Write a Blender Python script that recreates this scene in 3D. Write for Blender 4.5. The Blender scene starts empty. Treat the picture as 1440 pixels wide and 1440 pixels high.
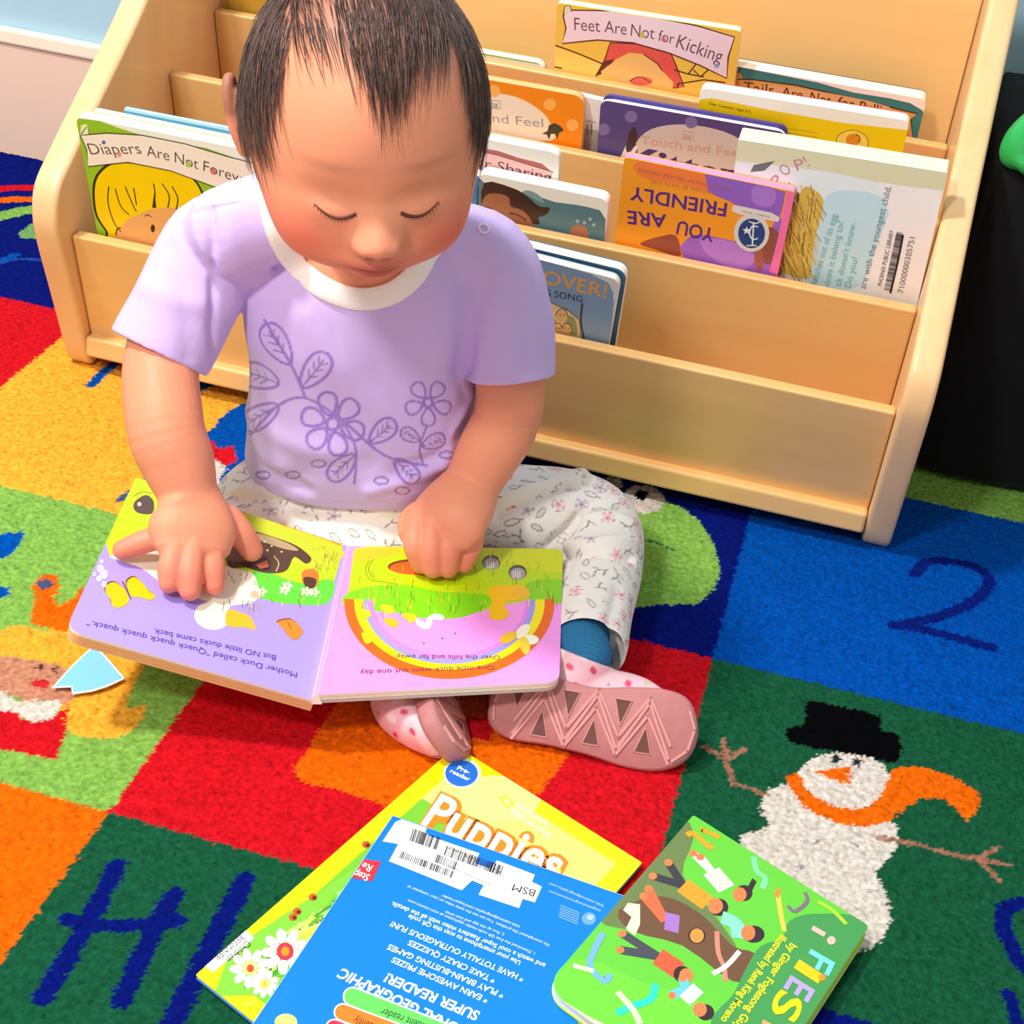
import bpy, bmesh, math, random
import numpy as np
from mathutils import Vector, Matrix, noise
from mathutils.geometry import tessellate_polygon
random.seed(7); RNG = np.random.default_rng(7)
scn = bpy.context.scene; COL = scn.collection
V = Vector
# ---------------------------------------------------------------- camera
F_PX = 2255.878
CAM = V((0.64379, -1.26042, 0.70159))
cd = bpy.data.cameras.new('camera'); cam = bpy.data.objects.new('camera', cd); COL.objects.link(cam)
cam.location = CAM
rx, ry, rz = 1.01339, -0.10808, 0.26351
ROT = Matrix.Rotation(rz, 3, 'Z') @ Matrix.Rotation(ry, 3, 'Y') @ Matrix.Rotation(rx, 3, 'X')
cam.rotation_euler = ROT.to_euler('XYZ')
cd.sensor_width = 36; cd.lens = 36 * F_PX / 1440; cd.clip_start = .02
scn.camera = cam
CX, CY, CZ = ROT.col[0].copy(), ROT.col[1].copy(), ROT.col[2].copy()
def ray(px, py): return ROT @ V(((px - 720) / F_PX, -(py - 720) / F_PX, -1))
def at(px, py, t): return CAM + ray(px, py) * t            # point at depth t along the view axis
def onp(px, py, o, n):                                      # point on plane
    d = ray(px, py); return CAM + d * ((V(o) - CAM).dot(n) / d.dot(n))
def onz(px, py, z=0.0): return onp(px, py, (0, 0, z), V((0, 0, 1)))
def atlen(px, py, q, L, far=False):                         # point on pixel ray at distance L from q
    d = ray(px, py).normalized(); w = CAM - V(q); b = w.dot(d); c = w.dot(w) - L * L
    s = b * b - c
    s = math.sqrt(max(0, s)); return CAM + d * (-b + (s if far else -s))
# ---------------------------------------------------------------- materials
def lin(c):
    c = [x / 255 for x in c[:3]]
    return [x / 12.92 if x <= .04045 else ((x + .055) / 1.055) ** 2.4 for x in c]
MATS = {}
def mat(name, rgb, rough=.5, var=.04, scale=60., bump=0., spec=.4, coat=0., sheen=0., attr=None, sss=0.):
    if name in MATS: return MATS[name]
    m = bpy.data.materials.new(name); m.use_nodes = True; nt = m.node_tree; b = nt.nodes['Principled BSDF']
    b.inputs['Roughness'].default_value = rough
    b.inputs['Specular IOR Level'].default_value = spec
    b.inputs['Coat Weight'].default_value = coat; b.inputs['Coat Roughness'].default_value = .08
    b.inputs['Sheen Weight'].default_value = sheen
    if sss:
        b.inputs['Subsurface Weight'].default_value = sss; b.inputs['Subsurface Radius'].default_value = (.012, .004, .002); b.inputs['Subsurface Scale'].default_value = 1.
    N = nt.nodes; L = nt.links
    tc = N.new('ShaderNodeTexCoord'); nz = N.new('ShaderNodeTexNoise'); nz.inputs['Scale'].default_value = scale; nz.inputs['Detail'].default_value = 4
    L.new(tc.outputs['Object'], nz.inputs['Vector'])
    mr = N.new('ShaderNodeMapRange'); mr.inputs['To Min'].default_value = 1 - var * 1.6; mr.inputs['To Max'].default_value = 1 + var * 1.6
    L.new(nz.outputs['Fac'], mr.inputs['Value'])
    mx = N.new('ShaderNodeVectorMath'); mx.operation = 'SCALE'
    if attr:
        a = N.new('ShaderNodeAttribute'); a.attribute_name = attr; L.new(a.outputs['Color'], mx.inputs[0])
    else: mx.inputs[0].default_value = lin(rgb)
    L.new(mr.outputs[0], mx.inputs['Scale']); L.new(mx.outputs[0], b.inputs['Base Color'])
    if bump:
        bp = N.new('ShaderNodeBump'); bp.inputs['Strength'].default_value = min(1, bump); bp.inputs['Distance'].default_value = .002
        L.new(nz.outputs['Fac'], bp.inputs['Height']); L.new(bp.outputs[0], b.inputs['Normal'])
    MATS[name] = m; return m
def wood(name, rgb, rgb2, axis=0):
    if name in MATS: return MATS[name]
    m = mat(name, rgb, rough=.32, spec=.45, coat=.25); nt = m.node_tree; N = nt.nodes; L = nt.links
    b = N['Principled BSDF']
    tc = N.new('ShaderNodeTexCoord'); mp = N.new('ShaderNodeMapping'); sc = [26, 26, 26]; sc[axis] = 1.6
    mp.inputs['Scale'].default_value = sc
    nz = N.new('ShaderNodeTexNoise'); nz.inputs['Scale'].default_value = 1.5; nz.inputs['Detail'].default_value = 6; nz.inputs['Distortion'].default_value = .5
    L.new(tc.outputs['Object'], mp.inputs[0]); L.new(mp.outputs[0], nz.inputs['Vector'])
    cr = N.new('ShaderNodeValToRGB'); cr.color_ramp.elements[0].position = .3; cr.color_ramp.elements[1].position = .7
    cr.color_ramp.elements[0].color = lin(rgb2) + [1]; cr.color_ramp.elements[1].color = lin(rgb) + [1]
    L.new(nz.outputs['Fac'], cr.inputs[0]); L.new(cr.outputs[0], b.inputs['Base Color'])
    return m
def pm(rgb):                                               # printed ink on card
    rgb = tuple(int(x) for x in rgb)
    return mat('ink_%d_%d_%d' % rgb, rgb, rough=.38, var=.015, spec=.35)
# ---------------------------------------------------------------- mesh helpers
def link(name, me, parent=None, smooth=False):
    o = bpy.data.objects.new(name, me); COL.objects.link(o)
    if parent is not None: o.parent = parent; o.matrix_parent_inverse = parent.matrix_world.inverted() if False else Matrix.Translation(-parent.location)
    if smooth:
        for p in me.polygons: p.use_smooth = True
    return o
def mesh(name, verts, faces, mats, midx=None, parent=None, smooth=False):
    me = bpy.data.meshes.new(name); me.from_pydata([tuple(v) for v in verts], [], faces); me.update()
    for m in (mats if isinstance(mats, (list, tuple)) else [mats]): me.materials.append(m)
    if midx is not None: me.polygons.foreach_set('material_index', midx)
    return link(name, me, parent, smooth)
def tag(o, label=None, cat=None, group=None, kind=None):
    if label: o['label'] = label
    if cat: o['category'] = cat
    if group: o['group'] = group
    if kind: o['kind'] = kind
    return o
def thing(name, loc, label, cat, group=None):
    o = bpy.data.objects.new(name, None); o.location = loc; o.empty_display_size = .02; COL.objects.link(o)
    return tag(o, label, cat, group)
def box(name, a, b, m, parent=None, bevel=.002, fn=None):
    a = V(a); b = V(b); bm = bmesh.new(); bmesh.ops.create_cube(bm, size=1)
    for v in bm.verts: v.co = V([(a[i] + b[i]) / 2 + v.co[i] * (b[i] - a[i]) for i in range(3)])
    if fn:
        for v in bm.verts: v.co = fn(v.co)
    if bevel: bmesh.ops.bevel(bm, geom=bm.edges[:], offset=bevel, segments=3, profile=.5, affect='EDGES')
    me = bpy.data.meshes.new(name); bm.to_mesh(me); bm.free(); me.materials.append(m)
    return link(name, me, parent)
def rrect(w, h, r, n=6):                                    # rounded rectangle, u right, v down, per-corner radii
    rs = r if isinstance(r, (list, tuple)) else [r] * 4     # TL TR BR BL
    out = []
    for (cx, cy, a0, rr) in ((w, 0, -90, rs[1]), (w, h, 0, rs[2]), (0, h, 90, rs[3]), (0, 0, 180, rs[0])):
        sx = -1 if cx else 1; sy = -1 if cy else 1
        if rr <= 0: out.append((cx, cy)); continue
        for k in range(n + 1):
            a = math.radians(a0 + 90 * k / n); out.append((cx + sx * rr + rr * math.cos(a), cy + sy * rr + rr * math.sin(a)))
    return out
class Frame:                                                # local frame: O origin, U right, W down, N outward
    def __init__(s, O, U, N):
        s.O = V(O); s.N = V(N).normalized(); s.U = (V(U) - s.N * V(U).dot(s.N)).normalized(); s.W = s.U.cross(s.N) * 1.0
        if s.W.dot(-s.N.cross(s.U)) < 0: s.W = -s.W
    def p(s, u, w, n=0.): return s.O + s.U * u + s.W * w + s.N * n
    def px(s, x, y):
        q = onp(x, y, s.O, s.N) - s.O; k = s.U.dot(s.W); a, b = q.dot(s.U), q.dot(s.W); return ((a - k * b) / (1 - k * k), (b - k * a) / (1 - k * k))
def prism(name, fr, outline, n0, n1, m, parent=None, art=None, side=None, n_side=None):
    """slab with the given outline between heights n0<n1 along fr.N; art faces go on its top"""
    k = len(outline)
    vs = [fr.p(u, w, n0) for u, w in outline] + [fr.p(u, w, n1) for u, w in outline]
    fs = [tuple(range(k)), tuple(range(2 * k - 1, k - 1, -1))] + [(k + i, k + (i + 1) % k, (i + 1) % k, i) for i in range(k)]
    mats = [m]; mi = [0, 0] + [0] * k
    if side: mats.append(side); mi = [0, 0] + [1] * k
    if art: 
        dz = .0003 / max(art.lay, 25)
        for (pts, tris, mm, lz) in art.items:
            pts = [q + fr.N * (art.n + dz * lz + .00002) for q in pts]
            if mm not in mats: mats.append(mm)
            b = len(vs); vs += pts; fs += [tuple(b + i for i in t) for t in tris]; mi += [mats.index(mm)] * len(tris)
    return mesh(name, vs, fs, mats, mi, parent)
def clip(poly, outl):                                       # against a convex outline
    ar = sum(outl[i - 1][0] * outl[i][1] - outl[i][0] * outl[i - 1][1] for i in range(len(outl)))
    sg = 1 if ar > 0 else -1
    for k in range(len(outl)):
        p, q = outl[k - 1], outl[k]; ex, ey = q[0] - p[0], q[1] - p[1]
        if abs(ex) + abs(ey) < 1e-9: continue
        f = lambda a: sg * (ex * (a[1] - p[1]) - ey * (a[0] - p[0]))
        out = []
        for i in range(len(poly)):
            a, b = poly[i - 1], poly[i]; fa, fb = f(a), f(b)
            if (fa >= 0) != (fb >= 0):
                t = fa / (fa - fb); out.append((a[0] + t * (b[0] - a[0]), a[1] + t * (b[1] - a[1])))
            if fb >= 0: out.append(b)
        poly = out
        if len(poly) < 3: return []
    return poly
def cr(pts, n=6, closed=False):                             # catmull-rom through points of any dimension
    P = [np.array(p, float) for p in pts]; out = []; m = len(P)
    rng = range(m) if closed else range(m - 1)
    for i in rng:
        g = (lambda j: P[j % m]) if closed else (lambda j: P[min(max(j, 0), m - 1)])
        a, b, c, d = g(i - 1), g(i), g(i + 1), g(i + 2)
        for k in range(n):
            t = k / n; out.append(.5 * (2 * b + (c - a) * t + (2 * a - 5 * b + 4 * c - d) * t * t + (3 * b - a - 3 * c + d) * t ** 3))
    if not closed: out.append(P[-1])
    return [tuple(x) for x in out]
TXT = {}
def glyphs(s, bold):
    key = (s, bold)
    if key in TXT: return TXT[key]
    c = bpy.data.curves.new('t', 'FONT'); c.body = s; c.size = 1; c.resolution_u = 3; c.offset = bold
    o = bpy.data.objects.new('t', c); COL.objects.link(o)
    dg = bpy.context.evaluated_depsgraph_get(); me = bpy.data.meshes.new_from_object(o.evaluated_get(dg))
    vs = [(v.co.x, v.co.y) for v in me.vertices]; fs = [tuple(p.vertices) for p in me.polygons]
    bpy.data.objects.remove(o); bpy.data.curves.remove(c); bpy.data.meshes.remove(me)
    TXT[key] = (vs, fs); return TXT[key]
class Art:
    """printed shapes lying on a cover, given by where they show on that cover's plane"""
    def __init__(s, fr, w, h, n=0.0, px=True, outl=None):
        s.fr, s.w, s.h, s.n, s.items, s.lay, s.usepx, s.stick = fr, w, h, n, [], 1, px, False
        s.bound = outl or [(0, 0), (w, 0), (w, h), (0, h)]
    def uv(s, p): return s.fr.px(*p) if s.usepx else tuple(p)
    def raw(s, uvs, col, cl=True):
        if cl: uvs = clip(list(uvs), s.bound)
        if len(uvs) < 3: return
        s.lay += 0 if s.stick else 1; z = s.lay
        q = [uvs[0]] + [b for a, b in zip(uvs[:-1], uvs[1:]) if abs(a[0] - b[0]) + abs(a[1] - b[1]) > 1e-7]
        tris = tessellate_polygon([[V((u, w, 0)) for u, w in q]])
        pts = [s.fr.p(u, w, 0) for u, w in q]; out = []
        for t in tris:
            a, b, c = [pts[i] for i in t]
            out.append(t if (b - a).cross(c - a).dot(s.fr.N) > 0 else t[::-1])
        s.items.append((pts, out, pm(col), z))
    def poly(s, pts, col, smooth=0):
        uv = [s.uv(p) for p in pts]
        if smooth: uv = cr(uv, smooth, True)
        s.raw(uv, col)
    def ell(s, c, rx, ry, col, rot=0, n=20):
        s.poly([(c[0] + rx * math.cos(a) * math.cos(rot) - ry * math.sin(a) * math.sin(rot), c[1] + rx * math.cos(a) * math.sin(rot) + ry * math.sin(a) * math.cos(rot)) for a in [2 * math.pi * k / n for k in range(n)]], col)
    def line(s, pts, wd, col, smooth=4):                    # wd in metres
        uv = [s.uv(p) for p in pts]
        if smooth and len(uv) > 2: uv = cr(uv, smooth)
        L, R = [], []
        for i, p in enumerate(uv):
            a = uv[max(i - 1, 0)]; b = uv[min(i + 1, len(uv) - 1)]; dx, dy = b[0] - a[0], b[1] - a[1]; l = math.hypot(dx, dy) or 1
            ox, oy = -dy / l * wd / 2, dx / l * wd / 2; L.append((p[0] + ox, p[1] + oy)); R.append((p[0] - ox, p[1] - oy))
        s.raw(L + R[::-1], col)
    def outl(s, pts, wd, col, fill=None, smooth=0):
        if fill: s.poly(pts, fill, smooth)
        s.line(cr(pts, smooth, True) + [pts[0]] if smooth else list(pts) + [pts[0]], wd, col, 0)
    def text(s, st, p0, p1, h, col, bold=0.0, bend=0.0):    # baseline p0->p1 in reading direction, h = cap height in metres
        a = V(s.uv(p0)); b = V(s.uv(p1)); d = (b - a); L = d.length; d = d / L; up = V((d.y, -d.x))
        vs, fs = glyphs(st, bold); 
        if not vs: return
        x0 = min(v[0] for v in vs); x1 = max(v[0] for v in vs); s.lay += 1; z = s.lay
        pts = []
        for x, y in vs:
            t = (x - x0) / (x1 - x0); q = a + d * (t * L) + up * (y / .69 * h + bend * 4 * t * (1 - t)); pts.append(s.fr.p(q.x, q.y, 0))
        out = []
        for f in fs:
            A, B, Cc = [pts[i] for i in f[:3]]
            out.append(f if (B - A).cross(Cc - A).dot(s.fr.N) > 0 else f[::-1])
        s.items.append((pts, out, pm(col), z))
# ---------------------------------------------------------------- book display shelf
W = 0.7068; TH = .0242
WD = wood('maple_veneer', (238, 194, 128), (232, 184, 116), 0)
WE = wood('maple_edge', (243, 202, 150), (238, 192, 138), 2)
WI = wood('maple_inner', (232, 184, 118), (226, 174, 106), 2)
SL = math.radians(15)
BRD = [(-.0841, .1392), (.0047, .1895), (.1077, .2291), (.2070, .2646)]        # back top edge of every divider
shelf = thing('book_display_shelf', (0.35, .1, 0), 'pale maple tiered book display rack standing behind the seated toddler', 'bookshelf')
prof = [(-.066, 0), (-.074, .010), (-.0838, .039), (-.1, .0874), (-.1155, .133), (-.1206, .1604), (-.1141, .1864), (-.0865, .2087), (-.05, .2338), (.0136, .277), (.0514, .3054), (.105, .3505), (.150, .394), (.188, .445), (.215, .49), (.24, .505), (.29, .505), (.30, .49), (.30, .0), (.25, 0), (.22, .03), (.0, .03), (-.03, .0)]
def side_panel(x0, x1):
    bm = bmesh.new(); pts = cr(prof[:16], 4) + prof[16:]
    vs = [bm.verts.new((x0, y, z)) for y, z in pts]; f = bm.faces.new(vs)
    ext = bmesh.ops.extrude_face_region(bm, geom=[f])
    for v in [g for g in ext['geom'] if isinstance(g, bmesh.types.BMVert)]: v.co.x = x1
    bmesh.ops.recalc_face_normals(bm, faces=bm.faces[:])
    ed = [e for e in bm.edges if abs(e.verts[0].co.x - e.verts[1].co.x) < 1e-6]
    bmesh.ops.bevel(bm, geom=ed, offset=.0095, segments=5, profile=.5, affect='EDGES', clamp_overlap=True)
    me = bpy.data.meshes.new('side_panel'); bm.to_mesh(me); bm.free(); me.materials.append(WE)
    o = link('side_panel', me, shelf, True); return o
side_panel(-TH, 0.0); side_panel(W, W + TH)
TB = .0145
def board(name, i, height, m=WD):
    y, z = BRD[i]
    sh = lambda p: V((p.x, p.y - math.tan(SL) * (p.z - z), p.z))
    return box(name, (0.0005, y - TB, z - height), (W - .0005, y, z), m, shelf, .0025, sh)
board('front_panel', 0, .110); board('divider_panel', 1, .13); board('divider_panel', 2, .14); board('divider_panel', 3, .15)
FLOORS = [.045, .07, .095, .115]
for i, (y, z) in enumerate(BRD):
    y0 = y + math.tan(SL) * (z - FLOORS[i]); y1 = (BRD[i + 1][0] + math.tan(SL) * (BRD[i + 1][1] - FLOORS[i]) - TB) if i < 3 else .292
    box('tray_floor', (.0005, y0 - .002, FLOORS[i] - .012), (W - .0005, y1, FLOORS[i]), WI, shelf, 0)
box('bottom_rail', (.0005, -.0805, .0150), (W - .0005, -.060, .0350), WD, shelf, .003)
box('back_panel', (.0005, .262, .03), (W - .0005, .275, .50), WD, shelf, .002)
# ---------------------------------------------------------------- books in the rack
DARK = (60, 40, 35)
NB = V((0, -math.cos(SL), -math.sin(SL)))
CREAM = mat('page_board', (250, 244, 228), .6, .03, 120); 
def slot_frame(i, d, tl, tr):
    o = V((0, BRD[i][0], BRD[i][1])) - NB * d
    a = onp(tl[0], tl[1], o, NB); b = onp(tr[0], tr[1], o, NB)
    return Frame(a, b - a, NB), (b - a).length
def rack_book(name, label, i, d, tl, tr, thick, cover, art=None, rad=.006, edge=None, back=None, wid=None, cov=.0012, over=0.0, cat='book', group=None, xoff=0):
    fr, w = slot_frame(i, d, tl, tr)
    if xoff: fr.O += fr.U * xoff; w -= xoff
    if wid: w = wid
    zb = FLOORS[i] + .0012
    # height down to the tray floor (lowest bottom corner)
    h = min((fr.O.z - zb), ((fr.O + fr.U * w).z - zb)) / abs(fr.W.z)
    root = thing(name, fr.p(w / 2, h, -thick / 2), label, cat, group or 'books in the display rack')
    edge = edge or CREAM
    R = [rad, rad, rad, rad]
    A = Art(fr, w, h, outl=rrect(w, h, R))
    if art: art(A, w, h)
    prism('front_cover', fr, rrect(w, h, R), -cov, 0, pm(cover), root, A, side=edge if rad > .004 else None)
    o2 = [(u + over, v + over) for u, v in rrect(w - 2 * over, h - 2 * over, R)]
    prism('page_block', fr, o2, -thick + cov, -cov, edge, root)
    prism('back_cover', fr, rrect(w, h, R), -thick, -thick + cov, pm(back or cover), root)
    return root
WHT = (250, 246, 240)
def torn_white(A, pts): A.poly(pts, (252, 248, 240))
def art_diapers(A, w, h):
    A.poly([(100, 150), (400, 215), (400, 345), (120, 345)], (150, 200, 40))
    # white torn upper border
    A.poly([(104, 155), (400, 215), (392, 238), (330, 222), (290, 208), (240, 200), (200, 190), (170, 181), (140, 170), (104, 166)], (248, 250, 238))
    hair = [(135, 300), (132, 262), (142, 240), (165, 228), (210, 232), (258, 243), (280, 262), (292, 300), (292, 345), (160, 345), (150, 326)]
    A.outl(hair, .0022, (50, 40, 30), (252, 216, 0), 5)
    A.poly([(166, 345), (172, 318), (188, 304), (225, 292), (268, 296), (290, 312), (292, 350)], (240, 178, 108), 4)
    for p in ([(153, 262), (152, 285), (160, 312), (170, 326)], [(162, 265), (170, 290), (182, 302)], [(176, 262), (186, 286), (192, 298)], [(188, 264), (192, 288)], [(216, 258), (218, 272), (217, 292)], [(228, 258), (238, 275), (236, 292)], [(242, 262), (250, 278), (248, 294)]):
        A.line(p, .0011, (60, 40, 20))
    A.poly([(214, 292), (217, 270), (220, 292)], (60, 40, 20))
    A.line([(204, 304), (208, 302), (213, 305)], .0009, (70, 45, 30)); A.line([(262, 302), (266, 304)], .0009, (70, 45, 30))
    A.ell((215, 321), 3, 5.5, (60, 25, 15)); A.ell((272, 330), 3, 5, (60, 25, 15))
    A.line([(163, 330), (165, 322), (170, 320)], .0011, (60, 40, 20))
    ban = [(113, 190), (150, 187), (200, 190), (260, 202), (320, 220), (372, 233), (362, 252), (368, 280), (300, 262), (240, 240), (180, 228), (124, 234), (122, 210)]
    A.outl(ban, .0010, (50, 50, 30), (253, 240, 226), 0)
    A.poly([(114, 176), (122, 174), (126, 188), (113, 190)], (240, 248, 190)); A.line([(114, 189), (122, 178), (126, 188)], .0008, (50, 50, 30), 0)
    for st, a, b, hh in (('Diapers', (128, 217), (200, 216), .0105), ('Are', (207, 219), (239, 226), .0105), ('Not', (246, 228), (279, 238), .0105), ('Foreve-', (286, 240), (352, 262), .0105)):
        A.text(st, a, b, hh, (95, 70, 70), -.004)
    A.ell((265, 231), 3.5, 4, (170, 215, 60)); A.ell((300, 241), 3.5, 4, (235, 110, 110)); A.ell((146, 200), 2.6, 2.6, (90, 90, 180)); A.ell((168, 217), 3.2, 3, (245, 150, 120))
rack_book('board_book', 'green board book "Diapers Are Not Forever" at the left end of the rack', 0, .003, (106, 163), (378, 217), .011, (150, 200, 40), art_diapers, .007, xoff=0)
rack_book('board_book', 'white-edged board book directly behind the green diapers book', 0, .0155, (122, 158), (384, 211), .009, (245, 246, 236), None, .008)
rack_book('picture_book', 'thin light blue book standing tallest behind the green diapers book', 0, .027, (174, 153), (366, 190), .004, (120, 200, 240), lambda A, w, h: A.raw([(0, .0005), (w, .0005), (w, .0014), (0, .0014)], (250, 250, 245)), .001)
def art_roll(A, w, h):
    A.poly([(600, 300), (905, 392), (890, 520), (600, 470)], (135, 165, 195))
    A.poly([(600, 300), (740, 352), (780, 362), (830, 377), (858, 388), (864, 402), (862, 420), (900, 420), (905, 360), (600, 270)], (236, 234, 228))
    A.poly([(720, 357), (760, 365), (830, 385), (856, 398), (864, 415), (857, 500), (870, 500), (876, 400), (850, 370), (700, 335)], (226, 226, 222))
    A.text('ROLL', (664, 384), (757, 396), .0135, (238, 172, 80), .01); A.text('OVER!', (763, 398), (852, 419), .0135, (238, 172, 80), .01)
    A.text('A COUNTING SONG', (684, 400), (819, 425), .0065, (45, 50, 70), .005)
    bed = [(700, 408), (755, 421), (763, 428), (772, 424), (800, 437), (815, 450), (817, 478), (700, 458)]
    A.outl(bed, .0008, (90, 80, 60), (238, 208, 150))
    A.line([(819, 426), (817, 452), (822, 480)], .0018, (80, 75, 80))
    A.poly([(797, 446), (808, 448), (812, 470), (800, 468)], (150, 160, 110), 3)
    for c, r in (((765, 449), 8), ((752, 455), 6), ((777, 456), 6), ((790, 444), 9), ((784, 462), 7), ((797, 462), 7)):
        A.ell(c, r, r, (228, 190, 125)); A.line([(c[0] - r, c[1]), (c[0] - r * .4, c[1] - r), (c[0] + r * .5, c[1] - r), (c[0] + r, c[1] + 1)], .0006, (80, 60, 40))
        A.ell((c[0] - 2, c[1] - 1), .9, .9, (50, 40, 30)); A.ell((c[0] + 3, c[1] - .5), .9, .9, (50, 40, 30))
rack_book('board_book', 'blue board book "Roll Over! A Counting Song" with dogs in bed', 0, .003, (640, 335), (872, 394), .008, (135, 165, 195), art_roll, .008)
rack_book('board_book', 'white-edged board book tucked right behind the Roll Over counting book', 0, .0125, (650, 325), (882, 381), .010, (60, 110, 140), None, .009)
# ---- second slot
def art_blueyel(A, w, h):
    A.poly([(560, 240), (673, 262), (673, 320), (560, 320)], (70, 130, 190)); A.outl([(600, 262), (650, 275), (664, 276), (660, 290), (662, 315), (600, 315)], .0014, (30, 40, 60), (245, 200, 20))
rack_book('board_book', 'rounded board book with blue and yellow cover, at the toddler\'s shoulder snap', 1, .003, (560, 222), (681, 248), .010, (70, 130, 190), art_blueyel, .010)
def art_dark(A, w, h):
    A.poly([(670, 250), (852, 298), (850, 345), (670, 320)], (95, 130, 138))
    A.poly([(660, 235), (870, 280), (860, 312), (850, 306), (843, 294), (810, 288), (780, 284), (745, 272), (720, 268), (681, 257)], (251, 244, 228))
    A.poly([(681, 257), (720, 264), (740, 275), (758, 290), (773, 292), (768, 302), (757, 306), (759, 315), (740, 312), (720, 296), (681, 302)], (70, 42, 35), 3)
    A.poly([(681, 277), (700, 272), (716, 278), (718, 290), (735, 296), (748, 312), (745, 325), (681, 312)], (170, 108, 75), 3)
    A.poly([(681, 290), (690, 292), (698, 298), (690, 300), (681, 298)], (80, 40, 30)); A.line([(716, 300), (728, 302), (740, 310)], .0016, (90, 45, 35))
    A.poly([(735, 270), (752, 280), (765, 286), (760, 276), (745, 268)], (140, 165, 165), 3)
    A.poly([(802, 324), (812, 316), (822, 318), (828, 330), (824, 345), (800, 345)], (185, 120, 90), 3)
    for c in ((812, 311), (822, 313), (830, 308), (835, 316)): A.ell(c, 2.5, 2.5, (170, 190, 190))
rack_book('board_book', 'worn board book with a dark-haired sleeping face, left of the orange-purple book', 1, .003, (672, 243), (856, 281), .012, (251, 244, 228), art_dark, .008)
def art_share(A, w, h):
    A.poly([(600, 190), (778, 226), (776, 262), (600, 240)], (195, 105, 105))
    A.poly([(600, 180), (786, 220), (786, 260), (776, 262), (774, 240), (762, 230), (730, 222), (700, 212), (653, 204), (600, 200)], (250, 244, 232))
    A.outl([(600, 196), (655, 208), (700, 218), (778, 242), (771, 252), (775, 262), (600, 240)], .0008, (110, 50, 50), (240, 190, 185))
    A.text('for Sharing', (660, 231), (775, 256), .0095, (90, 50, 50), -.004); A.ell((667, 229), 2.6, 2.6, (200, 60, 70))
rack_book('board_book', 'pink and red board book reading "for Sh", behind the sleeping face book', 1, .017, (560, 172), (787, 216), .010, (250, 244, 232), art_share, .008)
def art_friend(A, w, h):
    A.poly([(850, 210), (1125, 268), (1100, 395), (850, 350)], (252, 160, 40))
    A.poly([(990, 225), (1040, 250), (1070, 270), (1020, 275), (960, 260), (900, 248), (900, 226)], (250, 130, 60), 4)
    A.poly([(996, 240), (1040, 250), (1098, 268), (1104, 272), (1092, 310), (1050, 300), (1030, 285), (1000, 272), (994, 258)], (150, 100, 200), 3)
    A.poly([(1060, 262), (1090, 268), (1085, 290), (1060, 285)], (175, 125, 215), 4)
    A.poly([(962, 340), (980, 330), (1020, 336), (1060, 345), (1080, 330), (1096, 300), (1100, 340), (1085, 395), (980, 375), (958, 352)], (165, 105, 205), 3)
    A.poly([(985, 336), (1030, 340), (1062, 362), (1040, 380), (1000, 362)], (190, 130, 220), 4)
    A.poly([(900, 342), (930, 332), (950, 331), (957, 350), (954, 360), (920, 350)], (160, 80, 60), 3)
    A.poly([(1075, 320), (1090, 322), (1096, 336), (1092, 358), (1080, 372), (1068, 360), (1066, 340)], (150, 82, 70), 4)
    A.poly([(1062, 352), (1072, 350), (1072, 380), (1062, 374)], (170, 95, 85), 3)
    A.poly([(1108, 266), (1130, 272), (1106, 392), (1082, 382), (1086, 366), (1095, 330), (1103, 292)], (250, 120, 180))
    P = (90, 45, 140)
    A.text('YOU', (1006, 322), (954, 310), .0135, P, .015); A.text('ARE', (937, 302), (882, 296), .0130, P, .015)
    A.text('FRIENDLY', (1023, 286), (887, 262), .0130, P, .015)
    A.text('WRITTEN BY KATE AND', (1008, 269), (914, 252), .0032, (190, 120, 90)); A.text('ILLUSTRATED BY MELODIE STRONG', (1028, 264), (898, 236), .0032, (190, 110, 100))
    A.poly([(1030, 290), (1034, 288), (1085, 299), (1097, 306), (1094, 312), (1060, 306), (1036, 300), (1029, 296)], (232, 222, 214)); A.text('Children\'s Books', (1083, 304), (1044, 296), .0018, (70, 70, 90))
    A.ell((1057, 327), 25, 27, (222, 218, 210)); A.ell((1057, 328), 19, 21, (35, 70, 130))
    A.line([(1060, 312), (1058, 345)], .0012, (235, 238, 242), 0); A.line([(1066, 319), (1058, 318), (1054, 327), (1058, 336), (1066, 335)], .0012, (235, 238, 242))
    A.line([(1053, 311), (1062, 314), (1070, 311)], .001, (235, 238, 242)); A.line([(1050, 345), (1064, 345)], .001, (235, 238, 242), 0)
    st = [(1050 + r * math.sin(a), 324 - r * math.cos(a)) for k in range(10) for a in [math.pi * k / 5] for r in [6 if k % 2 == 0 else 2.5]]
    A.poly(st, (240, 240, 240))
rack_book('board_book', 'orange and purple board book "You Are Friendly" upside down with a round blue seal', 1, .003, (878, 221), (1118, 270), .009, (252, 160, 40), art_friend, .003, edge=mat('pink_edge', (250, 150, 190), .5))
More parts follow.
